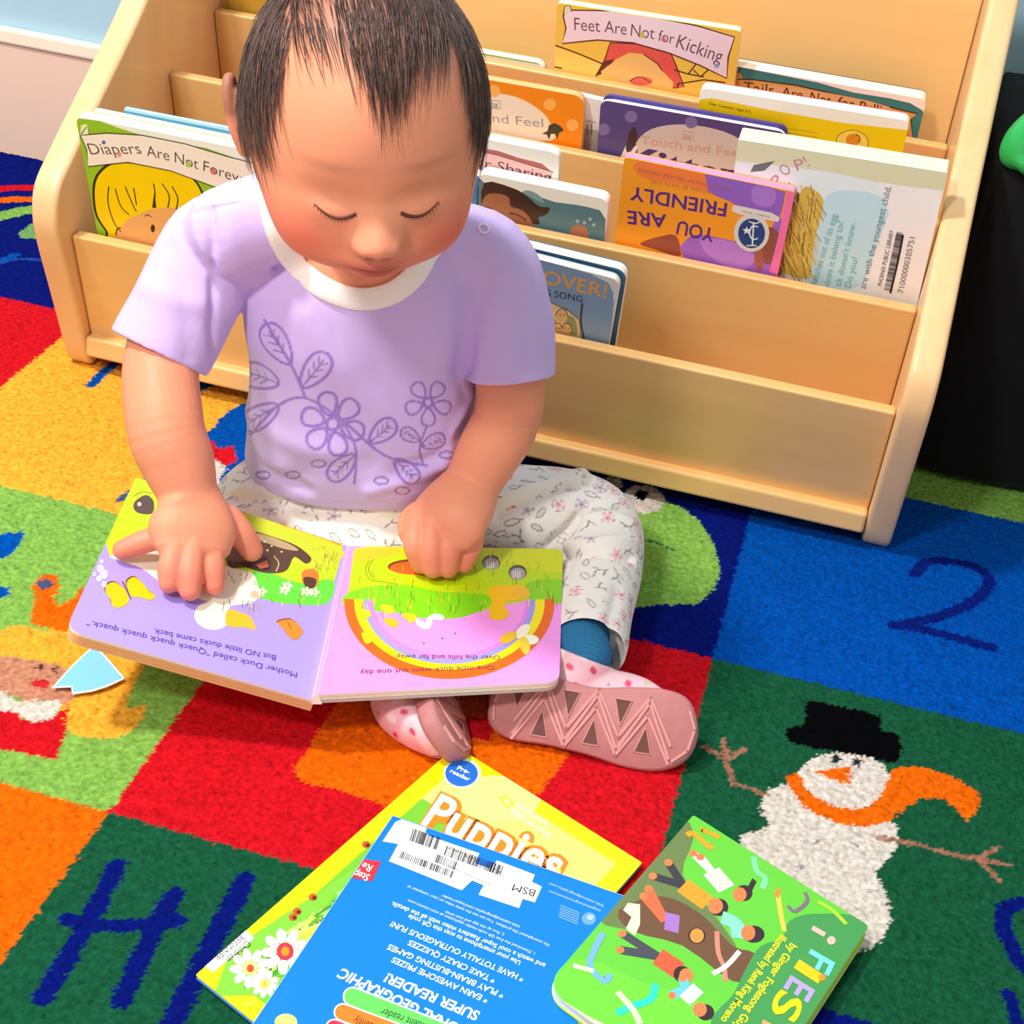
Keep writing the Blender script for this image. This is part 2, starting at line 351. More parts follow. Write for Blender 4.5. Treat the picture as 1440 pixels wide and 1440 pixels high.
def art_egg(A, w, h):
    A.poly([(1030, 222), (1327, 268), (1290, 430), (1010, 400)], (234, 246, 252))
    A.poly([(1020, 180), (1345, 236), (1327, 268), (1240, 258), (1160, 240), (1032, 226)], (226, 226, 190))
    A.poly([(1180, 268), (1250, 290), (1215, 400), (1130, 390), (1150, 300)], (200, 234, 248), 4)
    A.poly([(1235, 256), (1327, 270), (1290, 425), (1210, 410), (1250, 300)], (250, 246, 248))
    A.poly([(1060, 232), (1090, 226), (1075, 240), (1055, 242)], (110, 120, 120))
    for ch, a, b in (('P', (1097, 263), (1104, 252)), ('O', (1103, 248), (1114, 242)), ('P', (1121, 240), (1133, 237)), ('!', (1137, 234), (1139, 233))):
        A.text(ch, a, b, .010, (215, 130, 160), -.002)
    A.line([(1063, 256), (1072, 252)], .0012, (215, 140, 170), 0)
    A.poly([(1105, 385), (1098, 360), (1112, 300), (1125, 272), (1134, 262), (1150, 270), (1158, 285), (1150, 320), (1142, 350), (1138, 390)], (222, 190, 88), 3)
    A.poly([(1086, 380), (1100, 330), (1118, 275), (1124, 280), (1105, 340), (1100, 384)], (120, 100, 60), 3)
    r = random.Random(3)
    for k in range(120):
        A.stick = k % 8 != 0
        y = r.uniform(272, 384); x = r.uniform(1092 + (384 - y) * .12, 1140 + (384 - y) * .14); l = r.uniform(20, 44); s = r.choice((-.30, -.1, .05, -.2))
        A.line([(x + s * l, y - l / 2), (x + s * 2, y), (x - s * l, y + l / 2)], .0007, r.choice([(170, 135, 60), (250, 232, 140), (145, 112, 50), (242, 214, 110), (225, 190, 85)]), 3)
    A.stick = False; T = (120, 190, 196)
    for st, a, b in (('hatches out of its egg.', (1148, 400), (1178, 300)), ('does it belong to?', (1166, 402), (1187, 312)), ('ck doesn\'t know.', (1182, 402), (1204, 314)), ('Do you?', (1196, 404), (1207, 362))):
        A.text(st, a, b, .0052, T)
    A.stick = False
    A.text('are with the youngest child.', (1217, 406), (1254, 262), .0052, (120, 135, 150))
    A.text('PHOENIX PUBLIC LIBRARY', (1240, 402), (1257, 324), .0034, (60, 60, 70))
    p0, p1 = V((1252, 408)), V((1270, 326)); d = (p1 - p0); n = V((d.y, -d.x)).normalized()
    for k in range(38):
        A.stick = k > 0
        q = p0 + d * (k / 38); wdt = r.choice((.0006, .001, .0014)); a = q; b = q - n * -9
        A.line([tuple(a), tuple(b)], wdt, (70, 68, 75), 0)
    A.stick = False; A.line([(1252, 412), (1262, 370), (1270, 330)], .0016, (30, 28, 32))
    A.text('71000000305751', (1270, 412), (1287, 334), .0046, (110, 108, 115))
rack_book('picture_book', 'worn pale blue picture book with straw nest and library barcode, right end of rack', 1, .0128, (1038, 196), (1333, 243), .018, (238, 238, 232), art_egg, .002, edge=mat('yellowed_pages', (238, 230, 196), .7, .08, 200), back=(236, 228, 200))
# ---- third slot
def art_dino(A, w, h):
    A.poly([(600, 100), (825, 132), (822, 215), (600, 190)], (246, 140, 20))
    A.poly([(600, 130), (640, 128), (700, 131), (735, 140), (765, 160), (776, 180), (775, 198), (700, 190), (600, 170)], (245, 226, 205), 3)
    A.outl([(689, 141), (704, 142), (704, 153), (689, 152)], .0007, (110, 130, 150)); A.text('DK', (691, 151), (702, 152), .0045, (110, 130, 150), .02)
    A.text('Touch and Feel', (610, 163), (764, 179), .0088, (150, 160, 170), 0)
    for c in ((773, 147), (805, 176), (695, 128)): A.ell(c, 8.5, 8.5, (252, 180, 90))
    A.poly([(762, 188), (770, 184), (772, 176), (780, 173), (788, 177), (793, 183), (786, 187), (784, 196), (781, 188), (775, 188), (772, 196), (769, 189)], (60, 62, 45))
rack_book('board_book', 'orange "Touch and Feel" board book with a small dinosaur, left of the purple kitten book', 2, .003, (600, 97), (822, 136), .008, (246, 140, 20), art_dino, .010, edge=mat('tan_edge', (240, 190, 130), .5))
rack_book('picture_book', 'white book with grey print glimpsed between orange dinosaur book and purple kitten book', 2, .018, (790, 128), (880, 150), .006, (245, 240, 235), lambda A, w, h: (A.poly([(820, 180), (842, 184), (840, 215), (818, 208)], (200, 185, 175)), A.line([(824, 170), (838, 172)], .001, (160, 160, 160), 0), A.line([(826, 175), (826, 190)], .001, (110, 110, 110), 0), A.line([(832, 174), (832, 190)], .001, (110, 110, 110), 0)), .002)
def art_kit(A, w, h):
    A.poly([(850, 140), (1110, 180), (1100, 260), (838, 230)], (88, 72, 130))
    A.poly([(884, 232), (895, 200), (915, 182), (950, 175), (990, 178), (1030, 190), (1056, 212), (1060, 260)], (214, 196, 190), 3)
    A.poly([(873, 220), (880, 205), (888, 206), (888, 228), (875, 226)], (240, 222, 220))
    A.poly([(880, 208), (886, 186), (892, 178), (896, 190), (892, 212), (886, 218)], (70, 45, 45), 3)
    for c in ((887, 164), (849, 182), (972, 172), (1060, 190)): A.ell(c, 8.5, 8.5, (128, 112, 165))
    A.outl([(960, 184), (975, 186), (975, 197), (960, 195)], .0006, (200, 160, 140)); A.text('DK', (962, 194), (973, 196), .004, (200, 160, 140), .02)
    A.text('Touch and Feel', (901, 202), (1042, 221), .0085, (212, 168, 145), 0)
    A.text('Kitten', (884, 236), (1040, 262), .022, (70, 45, 110), .035)
    A.poly([(873, 232), (893, 205), (898, 206), (882, 234)], (235, 222, 232)); A.ell((888, 164), 8.5, 8.5, (128, 112, 165))
rack_book('board_book', 'purple "Touch and Feel" kitten board book with padded cover', 2, .003, (845, 140), (1106, 186), .012, (88, 72, 130), art_kit, .007, cov=.003, over=.003, edge=mat('white_pages', (236, 232, 240), .6, .04, 200), back=(80, 70, 150))
def art_yel(A, w, h):
    A.poly([(980, 140), (1285, 170), (1262, 230), (970, 220)], (246, 208, 10))
    A.poly([(970, 115), (1290, 165), (1285, 184), (1180, 172), (1090, 156), (1000, 138), (985, 140), (975, 150)], (250, 246, 236))
    A.text('Dear Customer, Ages 0-5', (997, 147), (1055, 159), .0028, (70, 60, 30), .01)
    for k in range(3): A.line([(1105, 180 + 6 * k), (1150, 187 + 6 * k)], .0012, (215, 180, 20), 0)
    A.outl([(1176, 198), (1183, 187), (1200, 183), (1215, 189), (1221, 200), (1216, 212), (1200, 217), (1184, 212)], .0007, (160, 110, 30), (250, 215, 90), 4)
    A.ell((1199, 197), 9.5, 9, (232, 140, 40)); A.line([(1203, 188), (1209, 193), (1208, 201)], .0009, (110, 70, 20))
rack_book('board_book', 'yellow board book with small orange egg-yolk picture, behind right of purple kitten book', 2, .020, (985, 123), (1279, 170), .012, (246, 208, 10), art_yel, .006, back=(225, 70, 60))
# ---- back slot
def art_feet(A, w, h):
    Y = (248, 205, 85); A.poly([(770, -10), (1060, 20), (1040, 140), (760, 120)], Y)
    A.poly([(772, 62), (850, 92), (900, 112), (900, 140), (770, 120)], (250, 218, 110))
    A.outl([(838, 107), (850, 85), (858, 60), (905, 62), (942, 72), (950, 90), (962, 122), (948, 124), (925, 90), (905, 76), (885, 74), (865, 84), (848, 104)], .0012, (110, 50, 40), (235, 95, 85))
    A.poly([(848, 108), (865, 86), (885, 77), (905, 79), (923, 92), (946, 124)], (248, 200, 120), 3)
    A.ell((902, 114), 16, 6, (240, 110, 95)); A.line([(885, 114), (900, 108), (915, 116)], .001, (110, 50, 40))
    A.line([(776, 62), (810, 74), (848, 90)], .0013, DARK); A.line([(772, 92), (790, 96)], .0013, DARK)
    for p in ([(948, 98), (968, 104), (990, 108)], [(968, 104), (980, 88), (998, 96)], [(952, 118), (990, 112), (1020, 116)], [(975, 98), (985, 108), (998, 96)], [(952, 124), (955, 116)]): A.line(p, .0012, DARK, 0)
    ban = [(792, 22), (800, 14), (860, 15), (920, 24), (980, 36), (1033, 52), (1024, 80), (1022, 110), (985, 92), (940, 74), (890, 60), (840, 56), (791, 61), (796, 40)]
    A.outl(ban, .0013, (90, 50, 45), (250, 226, 236))
    A.poly([(793, 9), (801, 7), (804, 16), (794, 22)], (240, 226, 190)); A.line([(792, 21), (794, 9), (801, 7), (804, 16)], .0008, DARK, 0)
    for st, a, b, hh in (('Feet', (808, 42), (844, 45), .0125), ('Are', (850, 45), (881, 49), .0120), ('Not', (887, 50), (920, 55), .0120), ('for', (925, 57), (947, 62), .0110), ('Kicking', (950, 66), (1013, 88), .0135)):
        A.text(st, a, b, hh, (110, 80, 100), -.004)
    A.ell((903, 49), 3.4, 3.8, (200, 210, 70)); A.ell((933, 55), 3, 3, (235, 110, 120)); A.ell((1008, 92), 3.2, 3.2, (120, 190, 220))
rack_book('board_book', 'yellow board book "Feet Are Not for Kicking", tallest in the back row', 3, .003, (783, 4), (1042, 44), .009, (248, 205, 85), art_feet, .004)
def art_tails(A, w, h):
    A.poly([(1020, 90), (1310, 120), (1290, 220), (1010, 160)], (60, 130, 130))
    A.poly([(1020, 60), (1310, 110), (1302, 165), (1297, 155), (1280, 145), (1250, 138), (1200, 130), (1150, 116), (1080, 102), (1030, 92)], (250, 244, 236))
    A.outl([(1026, 111), (1060, 112), (1120, 120), (1200, 138), (1290, 160), (1281, 168), (1284, 200), (1020, 160)], .0014, (50, 55, 45), (222, 160, 80))
    A.poly([(1070, 120), (1150, 128), (1250, 150), (1240, 168), (1150, 150), (1080, 138)], (226, 176, 120), 3)
    A.poly([(1033, 104), (1041, 102), (1044, 110), (1032, 112)], (210, 170, 100)); A.line([(1027, 114), (1034, 122)], .0016, DARK)
    for st, a, b in (('Tails', (1045, 128), (1088, 133)), ('Are', (1098, 135), (1128, 140)), ('Not', (1138, 142), (1167, 148)), ('for', (1177, 149), (1200, 153)), ('Pulling', (1207, 155), (1256, 165))):
        A.text(st, a, b, .0098, (85, 50, 35), .006)
rack_book('board_book', 'teal board book "Tails Are Not for Pulling" at the right of the back row', 3, .0125, (1028, 92), (1303, 140), .015, (60, 130, 130), art_tails, .006, back=(60, 60, 65))
rack_book('board_book', 'white board book with green rim, in back row next to the toddler\'s hair', 3, .005, (640, 68), (766, 90), .009, (240, 244, 230), lambda A, w, h: A.raw([(0, 0), (w, 0), (w, .0016), (0, .0016)], (170, 190, 80)), .009, back=(170, 190, 90))
rack_book('picture_book', 'olive gold book at the far left of the back row', 3, .004, (308, -60), (420, -42), .010, (190, 150, 50), None, .003)
# ---------------------------------------------------------------- rug
def inpoly(X, Y, pts):
    ins = np.zeros(X.shape, bool); n = len(pts)
    for i in range(n):
        x0, y0 = pts[i - 1]; x1, y1 = pts[i]
        if y0 == y1: continue
        c = ((Y > min(y0, y1)) & (Y <= max(y0, y1)))
        ins ^= c & (X < (x1 - x0) * (Y - y0) / (y1 - y0) + x0)
    return ins
RX0, RX1, RY0, RY1 = -.52, 1.06, -.96, .372; G = .00145
nx = int((RX1 - RX0) / G) + 1; ny = int((RY1 - RY0) / G) + 1
gx, gy = np.meshgrid(np.linspace(RX0, RX1, nx), np.linspace(RY0, RY1, ny))
jx = gx + RNG.normal(0, .0009, gx.shape); jy = gy + RNG.normal(0, .0009, gx.shape)
ph = .00583; ox, oy, tw, th = -.0496, -.5918, .3325, .3084
uu = ((jx - ox) * math.cos(ph) + (jy - oy) * math.sin(ph)) / tw; vv = (-(jx - ox) * math.sin(ph) + (jy - oy) * math.cos(ph)) / th
RED = (214, 22, 34); ORG = (248, 106, 8); LIM = (136, 186, 82); GRN = (24, 88, 58); NAV = (7, 22, 114); BLU = (0, 80, 176); YEL = (250, 178, 56); WHI = (226, 214, 202); BLK = (5, 5, 7)
TILE = {(-1, 0): LIM, (0, 0): LIM, (1, 0): RED, (2, 0): GRN, (0, -1): ORG, (1, -1): GRN, (2, -1): NAV, (0, 1): YEL, (1, 1): NAV, (2, 1): BLU, (-1, 1): RED, (-1, 2): NAV, (0, 2): NAV, (1, 2): RED, (2, 2): LIM, (3, 0): RED, (3, 1): YEL, (3, -1): LIM, (-1, -1): BLU, (-2, 1): YEL, (-2, 0): ORG, (-1, -2): YEL, (0, -2): BLU, (1, -2): RED, (2, -2): LIM, (3, 2): NAV}
ci = np.floor(uu - 1).astype(int) + 1; ri = np.floor(vv).astype(int)
colr = np.zeros(gx.shape + (3,)); colr[:] = lin(NAV)
# column index: lines v0,v1,v2 are u=0,1,2
ci = np.floor(uu).astype(int) 
REMAP = {}
for (c, r), k in TILE.items(): colr[(ci == c) & (ri == r)] = lin(k)
def rp(pts, k, sm=0):
    q = [onz(*p) for p in pts]; q = [(a.x, a.y) for a in q]
    if sm: q = cr(q, sm, True)
    a = np.array(q); m = (gx >= a[:, 0].min() - .01) & (gx <= a[:, 0].max() + .01) & (gy >= a[:, 1].min() - .01) & (gy <= a[:, 1].max() + .01)
    if m.any():
        ii = np.where(m); s = inpoly(jx[ii], jy[ii], q); colr[ii[0][s], ii[1][s]] = lin(k)
def rl(pts, wpx, k, sm=5):                                  # stroke, width in pixels at 1 m depth
    q = [onz(*p) for p in pts]; q = [(a.x, a.y) for a in q]
    if sm and len(q) > 2: q = cr(q, sm)
    wd = wpx * 1.02 / 2256
    for a, b in zip(q[:-1], q[1:]):
        m = (gx >= min(a[0], b[0]) - wd) & (gx <= max(a[0], b[0]) + wd) & (gy >= min(a[1], b[1]) - wd) & (gy <= max(a[1], b[1]) + wd)
        ii = np.where(m)
        if not len(ii[0]): continue
        dx, dy = b[0] - a[0], b[1] - a[1]; L2 = dx * dx + dy * dy + 1e-12
        t = np.clip(((jx[ii] - a[0]) * dx + (jy[ii] - a[1]) * dy) / L2, 0, 1)
        s = (jx[ii] - a[0] - t * dx) ** 2 + (jy[ii] - a[1] - t * dy) ** 2 < (wd / 2) ** 2
        colr[ii[0][s], ii[1][s]] = lin(k)
def re(c, rx_, ry_, k): rp([(c[0] + rx_ * math.cos(a), c[1] + ry_ * math.sin(a)) for a in [2 * math.pi * i / 18 for i in range(18)]], k)
# letters and numeral
rl([(165, 1215), (120, 1300), (60, 1400)], 26, NAV); rl([(245, 1255), (215, 1310), (170, 1405)], 26, NAV); rl([(95, 1290), (165, 1300), (250, 1292)], 22, NAV)
rl([(345, 1235), (300, 1320), (240, 1440)], 28, NAV)
rl([(1287, 805), (1302, 790), (1330, 787), (1370, 794), (1392, 815), (1372, 842), (1318, 866), (1258, 878)], 24, (8, 30, 120)); rl([(1258, 876), (1310, 886), (1395, 908)], 24, (8, 30, 120), 0)
rl([(1460, 1265), (1420, 1272), (1412, 1300), (1432, 1345), (1450, 1365)], 24, NAV); rl([(1418, 1396), (1428, 1420), (1436, 1450)], 20, NAV)
# orange figure on the red tile
rp([(475, 985), (452, 1020), (430, 1058), (413, 1075), (422, 1096), (470, 1108), (520, 1122), (552, 1132), (620, 1130), (700, 1140), (762, 1112), (800, 1060), (790, 980), (600, 940), (500, 950)], ORG)
rp([(620, 1000), (700, 1010), (690, 1040), (610, 1030)], RED)
# princess
rp([(0, 884), (30, 876), (60, 884), (100, 885), (150, 895), (200, 925), (196, 945), (176, 992), (204, 990), (198, 1010), (175, 1032), (140, 1036), (100, 1030), (88, 1000), (60, 980), (0, 960), (-60, 950), (-60, 900)], YEL, 3)
rp([(42, 875), (50, 838), (44, 822), (60, 806), (80, 806), (86, 822), (74, 838), (84, 850), (104, 838), (118, 820), (122, 880), (90, 886)], ORG)
re((63, 819), 11, 7, (70, 85, 120))
rp([(-60, 905), (0, 918), (50, 926), (92, 936), (110, 960), (92, 988), (40, 984), (0, 970), (-60, 965)], (205, 140, 110), 3)
re((57, 936), 5, 4, (70, 35, 30)); re((78, 940), 4, 4, (70, 35, 30)); re((56, 959), 13, 6, (215, 45, 50))
rp([(-60, 965), (0, 968), (24, 984), (60, 982), (90, 985), (72, 1006), (48, 1016), (30, 1006), (20, 998), (-60, 996)], WHI)
rp([(-60, 996), (20, 998), (30, 1008), (48, 1016), (72, 1006), (95, 992), (92, 1030), (78, 1066), (40, 1058), (0, 1050), (-60, 1040)], RED)
rp([(-20, 755), (10, 748), (35, 745), (30, 760), (10, 780), (-20, 790)], BLU); rp([(-10, 822), (12, 824), (14, 836), (-10, 840)], BLU)
# bird figure on yellow tile + strokes
rl([(128, 540), (150, 518), (175, 500)], 20, BLU); rl([(262, 552), (285, 540), (300, 535)], 30, BLU); rl([(168, 700), (190, 685), (210, 672)], 14, (60, 90, 130), 0)
rp([(275, 615), (300, 600), (310, 585), (330, 572), (360, 560), (420, 560), (430, 660), (400, 700), (350, 720), (300, 716), (310, 690), (290, 660), (268, 625)], BLU, 3)
rp([(282, 630), (300, 618), (306, 628), (330, 626), (332, 648), (318, 652), (300, 642), (285, 642)], RED); rp([(282, 644), (300, 642), (318, 655), (308, 672), (304, 688), (285, 680), (276, 660)], WHI, 2)
# frog
rp([(868, 690), (905, 700), (945, 705), (985, 733), (1008, 775), (1010, 810), (985, 845), (930, 848), (850, 852), (800, 800), (800, 720)], LIM, 4)
re((905, 700), 30, 20, WHI); re((902, 694), 10, 7, BLK); re((862, 678), 14, 12, WHI); rl([(893, 762), (915, 758), (945, 771)], 7, (30, 110, 80))
# snowman
rp([(1205, 1338), (1240, 1320), (1252, 1290), (1248, 1255), (1234, 1226), (1262, 1190), (1262, 1165), (1250, 1150), (1180, 1120), (1115, 1100), (1080, 1112), (1072, 1140), (1082, 1160), (1050, 1170), (1040, 1185), (1060, 1260), (1120, 1330), (1180, 1350)], WHI, 3)
re((1187, 1095), 67, 40, WHI)
rp([(1134, 985), (1180, 990), (1238, 1005), (1240, 1025), (1265, 1030), (1264, 1069), (1220, 1062), (1150, 1050), (1108, 1040), (1108, 1022), (1134, 1014)], BLK, 2)
re((1176, 1066), 7, 6, (40, 45, 50)); re((1206, 1070), 7, 6, (40, 45, 50)); rp([(1143, 1083), (1196, 1076), (1197, 1101), (1180, 1096)], ORG)
rp([(1107, 1092), (1114, 1085), (1125, 1088), (1138, 1110), (1165, 1128), (1200, 1135), (1232, 1125), (1250, 1095), (1255, 1080), (1290, 1075), (1330, 1086), (1358, 1100), (1378, 1114), (1374, 1140), (1358, 1150), (1345, 1136), (1330, 1122), (1308, 1120), (1282, 1128), (1250, 1152), (1215, 1160), (1180, 1156), (1140, 1138), (1118, 1115)], ORG, 2)
TW = (165, 112, 88)
rl([(1078, 1116), (1050, 1104), (1030, 1098), (1026, 1078), (1020, 1065), (992, 1048)], 9, TW, 0); rl([(1022, 1066), (1018, 1036)], 9, TW, 0); rl([(1024, 1066), (1048, 1050)], 9, TW, 0)
rl([(1246, 1176), (1300, 1188), (1345, 1200), (1378, 1205), (1400, 1190)], 9, TW, 0); rl([(1380, 1206), (1420, 1214)], 8, TW, 0); rl([(1382, 1210), (1406, 1236)], 9, TW, 0)
for c in ((1150, 1182), (1202, 1184), (1125, 1216)): re(c, 4, 3, (150, 145, 145))
re((1240, 1177), 8, 4, (190, 140, 130))
# rainbow on navy
rl([(-40, 312), (0, 302), (55, 290)], 46, LIM); rl([(-40, 290), (0, 280), (60, 278)], 34, ORG); rl([(-40, 276), (0, 264), (55, 262)], 36, RED)
rp([(26, 326), (45, 312), (60, 312), (60, 332), (30, 334)], (120, 170, 100)); rl([(-20, 374), (22, 356)], 22, BLU); rl([(0, 368), (30, 362), (70, 366)], 10, (30, 80, 170))
# pile height
hz = RNG.normal(0, .0005, gx.shape) - .0010
for _ in range(1): hz = (hz + np.roll(hz, 1, 0) + np.roll(hz, 1, 1) + np.roll(hz, -1, 0)) / 4 * 1.5
sh0 = RNG.normal(0, 1, gx.shape); sh0 = (sh0 * 1.4 + np.roll(sh0, 1, 0) + np.roll(sh0, 1, 1)) / 2
shade = 1 + .15 * sh0
cc = np.clip(colr * shade[..., None] * .80, 0, 1)
verts = np.stack([gx, gy, hz], -1).reshape(-1, 3)
idx = np.arange(nx * ny).reshape(ny, nx)
quads = np.stack([idx[:-1, :-1], idx[:-1, 1:], idx[1:, 1:], idx[1:, :-1]], -1).reshape(-1, 4)
def np_mesh(name, verts, quads, k=4):
    me = bpy.data.meshes.new(name); me.vertices.add(len(verts)); me.vertices.foreach_set('co', np.asarray(verts, np.float32).ravel())
    me.loops.add(quads.size); me.loops.foreach_set('vertex_index', quads.astype(np.int32).ravel())
    me.polygons.add(len(quads)); me.polygons.foreach_set('loop_start', (np.arange(len(quads)) * k).astype(np.int32))
    me.update(calc_edges=True); return me
def set_col(me, c):
    a = me.color_attributes.new('col', 'FLOAT_COLOR', 'POINT'); d = np.ones((len(me.vertices), 4), np.float32); d[:, :3] = c; a.data.foreach_set('color', d.ravel())
me = np_mesh('patterned_rug', verts, quads); set_col(me, cc.reshape(-1, 3))
me.materials.append(mat('rug_pile', (0, 0, 0), 1., .08, 500, .35, .04, attr='col'))
rug = tag(link('patterned_rug', me), 'bright patchwork classroom rug with letters, numbers, a snowman and a princess', 'rug')
for p in me.polygons: pass
sm = np.ones(len(me.polygons), bool); me.polygons.foreach_set('use_smooth', sm)
# rug backing gives it thickness
vb = [(RX0, RY0, -.009), (RX1, RY0, -.009), (RX1, RY1, -.009), (RX0, RY1, -.009), (RX0, RY0, -.0055), (RX1, RY0, -.0055), (RX1, RY1, -.0055), (RX0, RY1, -.0055)]
mesh('rug_backing', vb, [(3, 2, 1, 0), (4, 5, 6, 7), (0, 1, 5, 4), (1, 2, 6, 5), (2, 3, 7, 6), (3, 0, 4, 7)], mat('rug_edge', (14, 26, 90), .9, .1, 300), None, rug)
# ---------------------------------------------------------------- room
def struct(o): o['kind'] = 'structure'; return o
struct(box('floor', (-3, -4, -.06), (3.4, .4, -.0095), mat('floor_vinyl', (214, 200, 182), .5, .05, 8), None, 0))
YW = .3885
struct(box('wall_back', (-3, YW, -.01), (3.4, YW + .1, 2.7), mat('wall_paint', (168, 206, 226), .7, .02, 20, .1), None, 0))
struct(box('baseboard_back', (-3, YW - .010, -.009), (3.4, YW, .128), mat('baseboard_beige', (240, 208, 188), .55, .02, 20), None, 0))
struct(box('trim_1', (-3, YW - .014, .128), (3.4, YW, .145), mat('trim_cream', (252, 236, 214), .45, .02, 20), None, .003))
# black fabric seat beside the rack
def blob(name, a, b, m, parent=None, lev=4, pinch=.15, label=None, amp=.006, e=4.0):
    bm = bmesh.new(); bmesh.ops.create_cube(bm, size=2); bmesh.ops.subdivide_edges(bm, edges=bm.edges[:], cuts=24, use_grid_fill=True)
    a = V(a); b = V(b)
    for v in bm.verts:
        p = v.co; r = (abs(p.x) ** e + abs(p.y) ** e + abs(p.z) ** e) ** (1 / e); q = p / r
        n = noise.noise(q * 2.3 + V((3, 1, 2))) * amp
        d = V([(a[i] + b[i]) / 2 + q[i] * (b[i] - a[i]) / 2 for i in range(3)]); v.co = d + q.normalized() * n
    me = bpy.data.meshes.new(name); bm.to_mesh(me); bm.free(); me.materials.append(m); return link(name, me, parent, True)
seat = tag(blob('floor_cushion', (.742, .078, 0.002), (1.35, .372, .30), mat('black_fabric', (16, 16, 18), .85, .15, 90, .2, .15, sheen=.05), e=40), 'large black fabric floor cushion beside the right end of the rack', 'cushion')
# ---------------------------------------------------------------- books lying on the rug
def quad_frame(o_px, u_px, z):
    a = onz(*o_px, z); b = onz(*u_px, z); return Frame(a, b - a, V((0, 0, 1))), (b - a).length
def flat_book(name, label, z, h, tl, tr, bl, cover, art, thick, r, edge, cat='book', cov=.0005, group=None, back=None, layers=None):
    fr, w = quad_frame(tl, tr, z + thick); c = onz(*bl, z + thick) - fr.O; hh = c.length if h is None else h; fr.W = c.normalized()
    root = thing(name, fr.p(w / 2, hh / 2, -thick), label, cat, group or 'books lying on the rug')
    A = Art(fr, w, hh, outl=rrect(w, hh, r)); art(A, w, hh)
    prism('front_cover', fr, rrect(w, hh, r), -cov, 0, pm(cover), root, A)
    i = .0008; ol = [(min(max(u, i), w - i), min(max(v, i), hh - i)) for u, v in rrect(w, hh, r)]
    prism('page_block', fr, ol, -thick + cov, -cov, edge, root)
    prism('back_cover', fr, rrect(w, hh, r), -thick, -thick + cov, pm(back or cover), root)
    if layers:
        for k, (dz, cl) in enumerate(layers): prism('board_page', fr, [(u - .0006 if u < w / 2 else u, v) for u, v in rrect(w, hh, r)], dz - .0009, dz, pm(cl), root)
    return fr, w, hh
YC = (255, 232, 0); PB = (0, 128, 245); WH = (255, 255, 255)
def art_pup(A, w, h):
    m = .0125
    A.raw([(m, m), (w - m, m), (w - m, h - m), (m, h - m)], (246, 226, 120))
    A.poly([(592, 1130), (640, 1100), (700, 1120), (690, 1170), (640, 1200), (590, 1180)], (240, 232, 130), 3)
    A.poly([(640, 1115), (690, 1090), (760, 1110), (740, 1150), (680, 1150)], (240, 232, 140), 3)
    A.raw([(m, .055), (.05, .05), (.07, .1), (.09, h - m), (m, h - m)], (120, 200, 50))
    A.poly([(585, 1165), (560, 1190), (480, 1250), (440, 1290), (400, 1330), (380, 1400), (300, 1400), (325, 1335)], (130, 205, 60))
    A.poly([(470, 1290), (440, 1290), (415, 1320), (410, 1345), (440, 1350), (480, 1320)], (252, 205, 60), 4)
    r = random.Random(5)
    for k in range(60):
        A.stick = k % 12 != 0
        x = r.uniform(330, 560); y = 1385 - (x - 330) * .82 + r.uniform(-20, 40); l = r.uniform(10, 30)
        A.line([(x, y), (x + l, y - l * .5 + r.uniform(-6, 6)), (x + l * 1.6, y - l + r.uniform(-8, 8))], r.uniform(.0008, .0025), r.choice([(90, 175, 40), (170, 225, 90), (70, 150, 50), (200, 235, 120)]), 3)
    A.stick = False
    def flower(c, s, pet, mid, ctr, n=9):
        for k in range(n):
            a = 2 * math.pi * k / n + .3; A.ell((c[0] + s * math.cos(a), c[1] + s * .95 * math.sin(a)), s * .48, s * .3, pet, a)
        A.ell(c, s * .52, s * .55, mid); A.ell(c, s * .26, s * .28, ctr)
    flower((401, 1338), 23, (255, 240, 248), (232, 50, 80), (255, 150, 20)); flower((352, 1362), 20, (252, 248, 225), (225, 225, 130), (220, 80, 60)); flower((372, 1384), 14, (248, 248, 225), (200, 220, 120), (250, 190, 60))
    for c in ((418, 1282), (440, 1262), (515, 1188), (412, 1290), (522, 1200)): A.ell(c, 6, 5, (200, 90, 30)); A.ell((c[0] + 2, c[1] + 1), 3, 2.5, (90, 40, 20))
    A.ell((650, 1088), 27, 22, (225, 235, 190)); A.ell((649, 1088), 23, 18.5, (35, 110, 215))
    A.text('Pre-', (642, 1082), (659, 1089), .0040, WH, .02); A.text('reader', (632, 1086), (659, 1099), .0036, WH, .02)
    for bo, cl, hh in ((.11, (250, 140, 20), .030), (.02, WH, .030)):
        A.text('Puppies', (592, 1158) if bo < .1 else (588, 1160), (778, 1242) if bo < .1 else (784, 1246), hh, cl, bo)
    A.outl([(703, 1122), (712, 1119), (722, 1130), (713, 1136)], .0012, YC)
    A.text('NATIONAL', (725, 1134), (770, 1163), .0040, (255, 250, 225), .02); A.text('GEOGRAPHIC', (717, 1142), (774, 1181), .0040, (255, 250, 225), .02)
    q = [(343, 1306), (358, 1320), (299, 1368), (282, 1354)]; A.poly(q, WH)
    A.text('BEGINNER', (337, 1315), (300, 1346), .0042, (50, 50, 60), 0); A.text('Children', (347, 1323), (317, 1348), .0042, (50, 50, 60), 0)
flat_book('picture_book', 'yellow-bordered early reader about puppies with pink flower, lying under the blue back cover', .0008, None, (641, 1049), (903, 1213), (275, 1371), YC, art_pup, .0032, [.001] * 4, mat('paper_edge', (240, 240, 235), .7, .04, 300), back=(50, 130, 210))
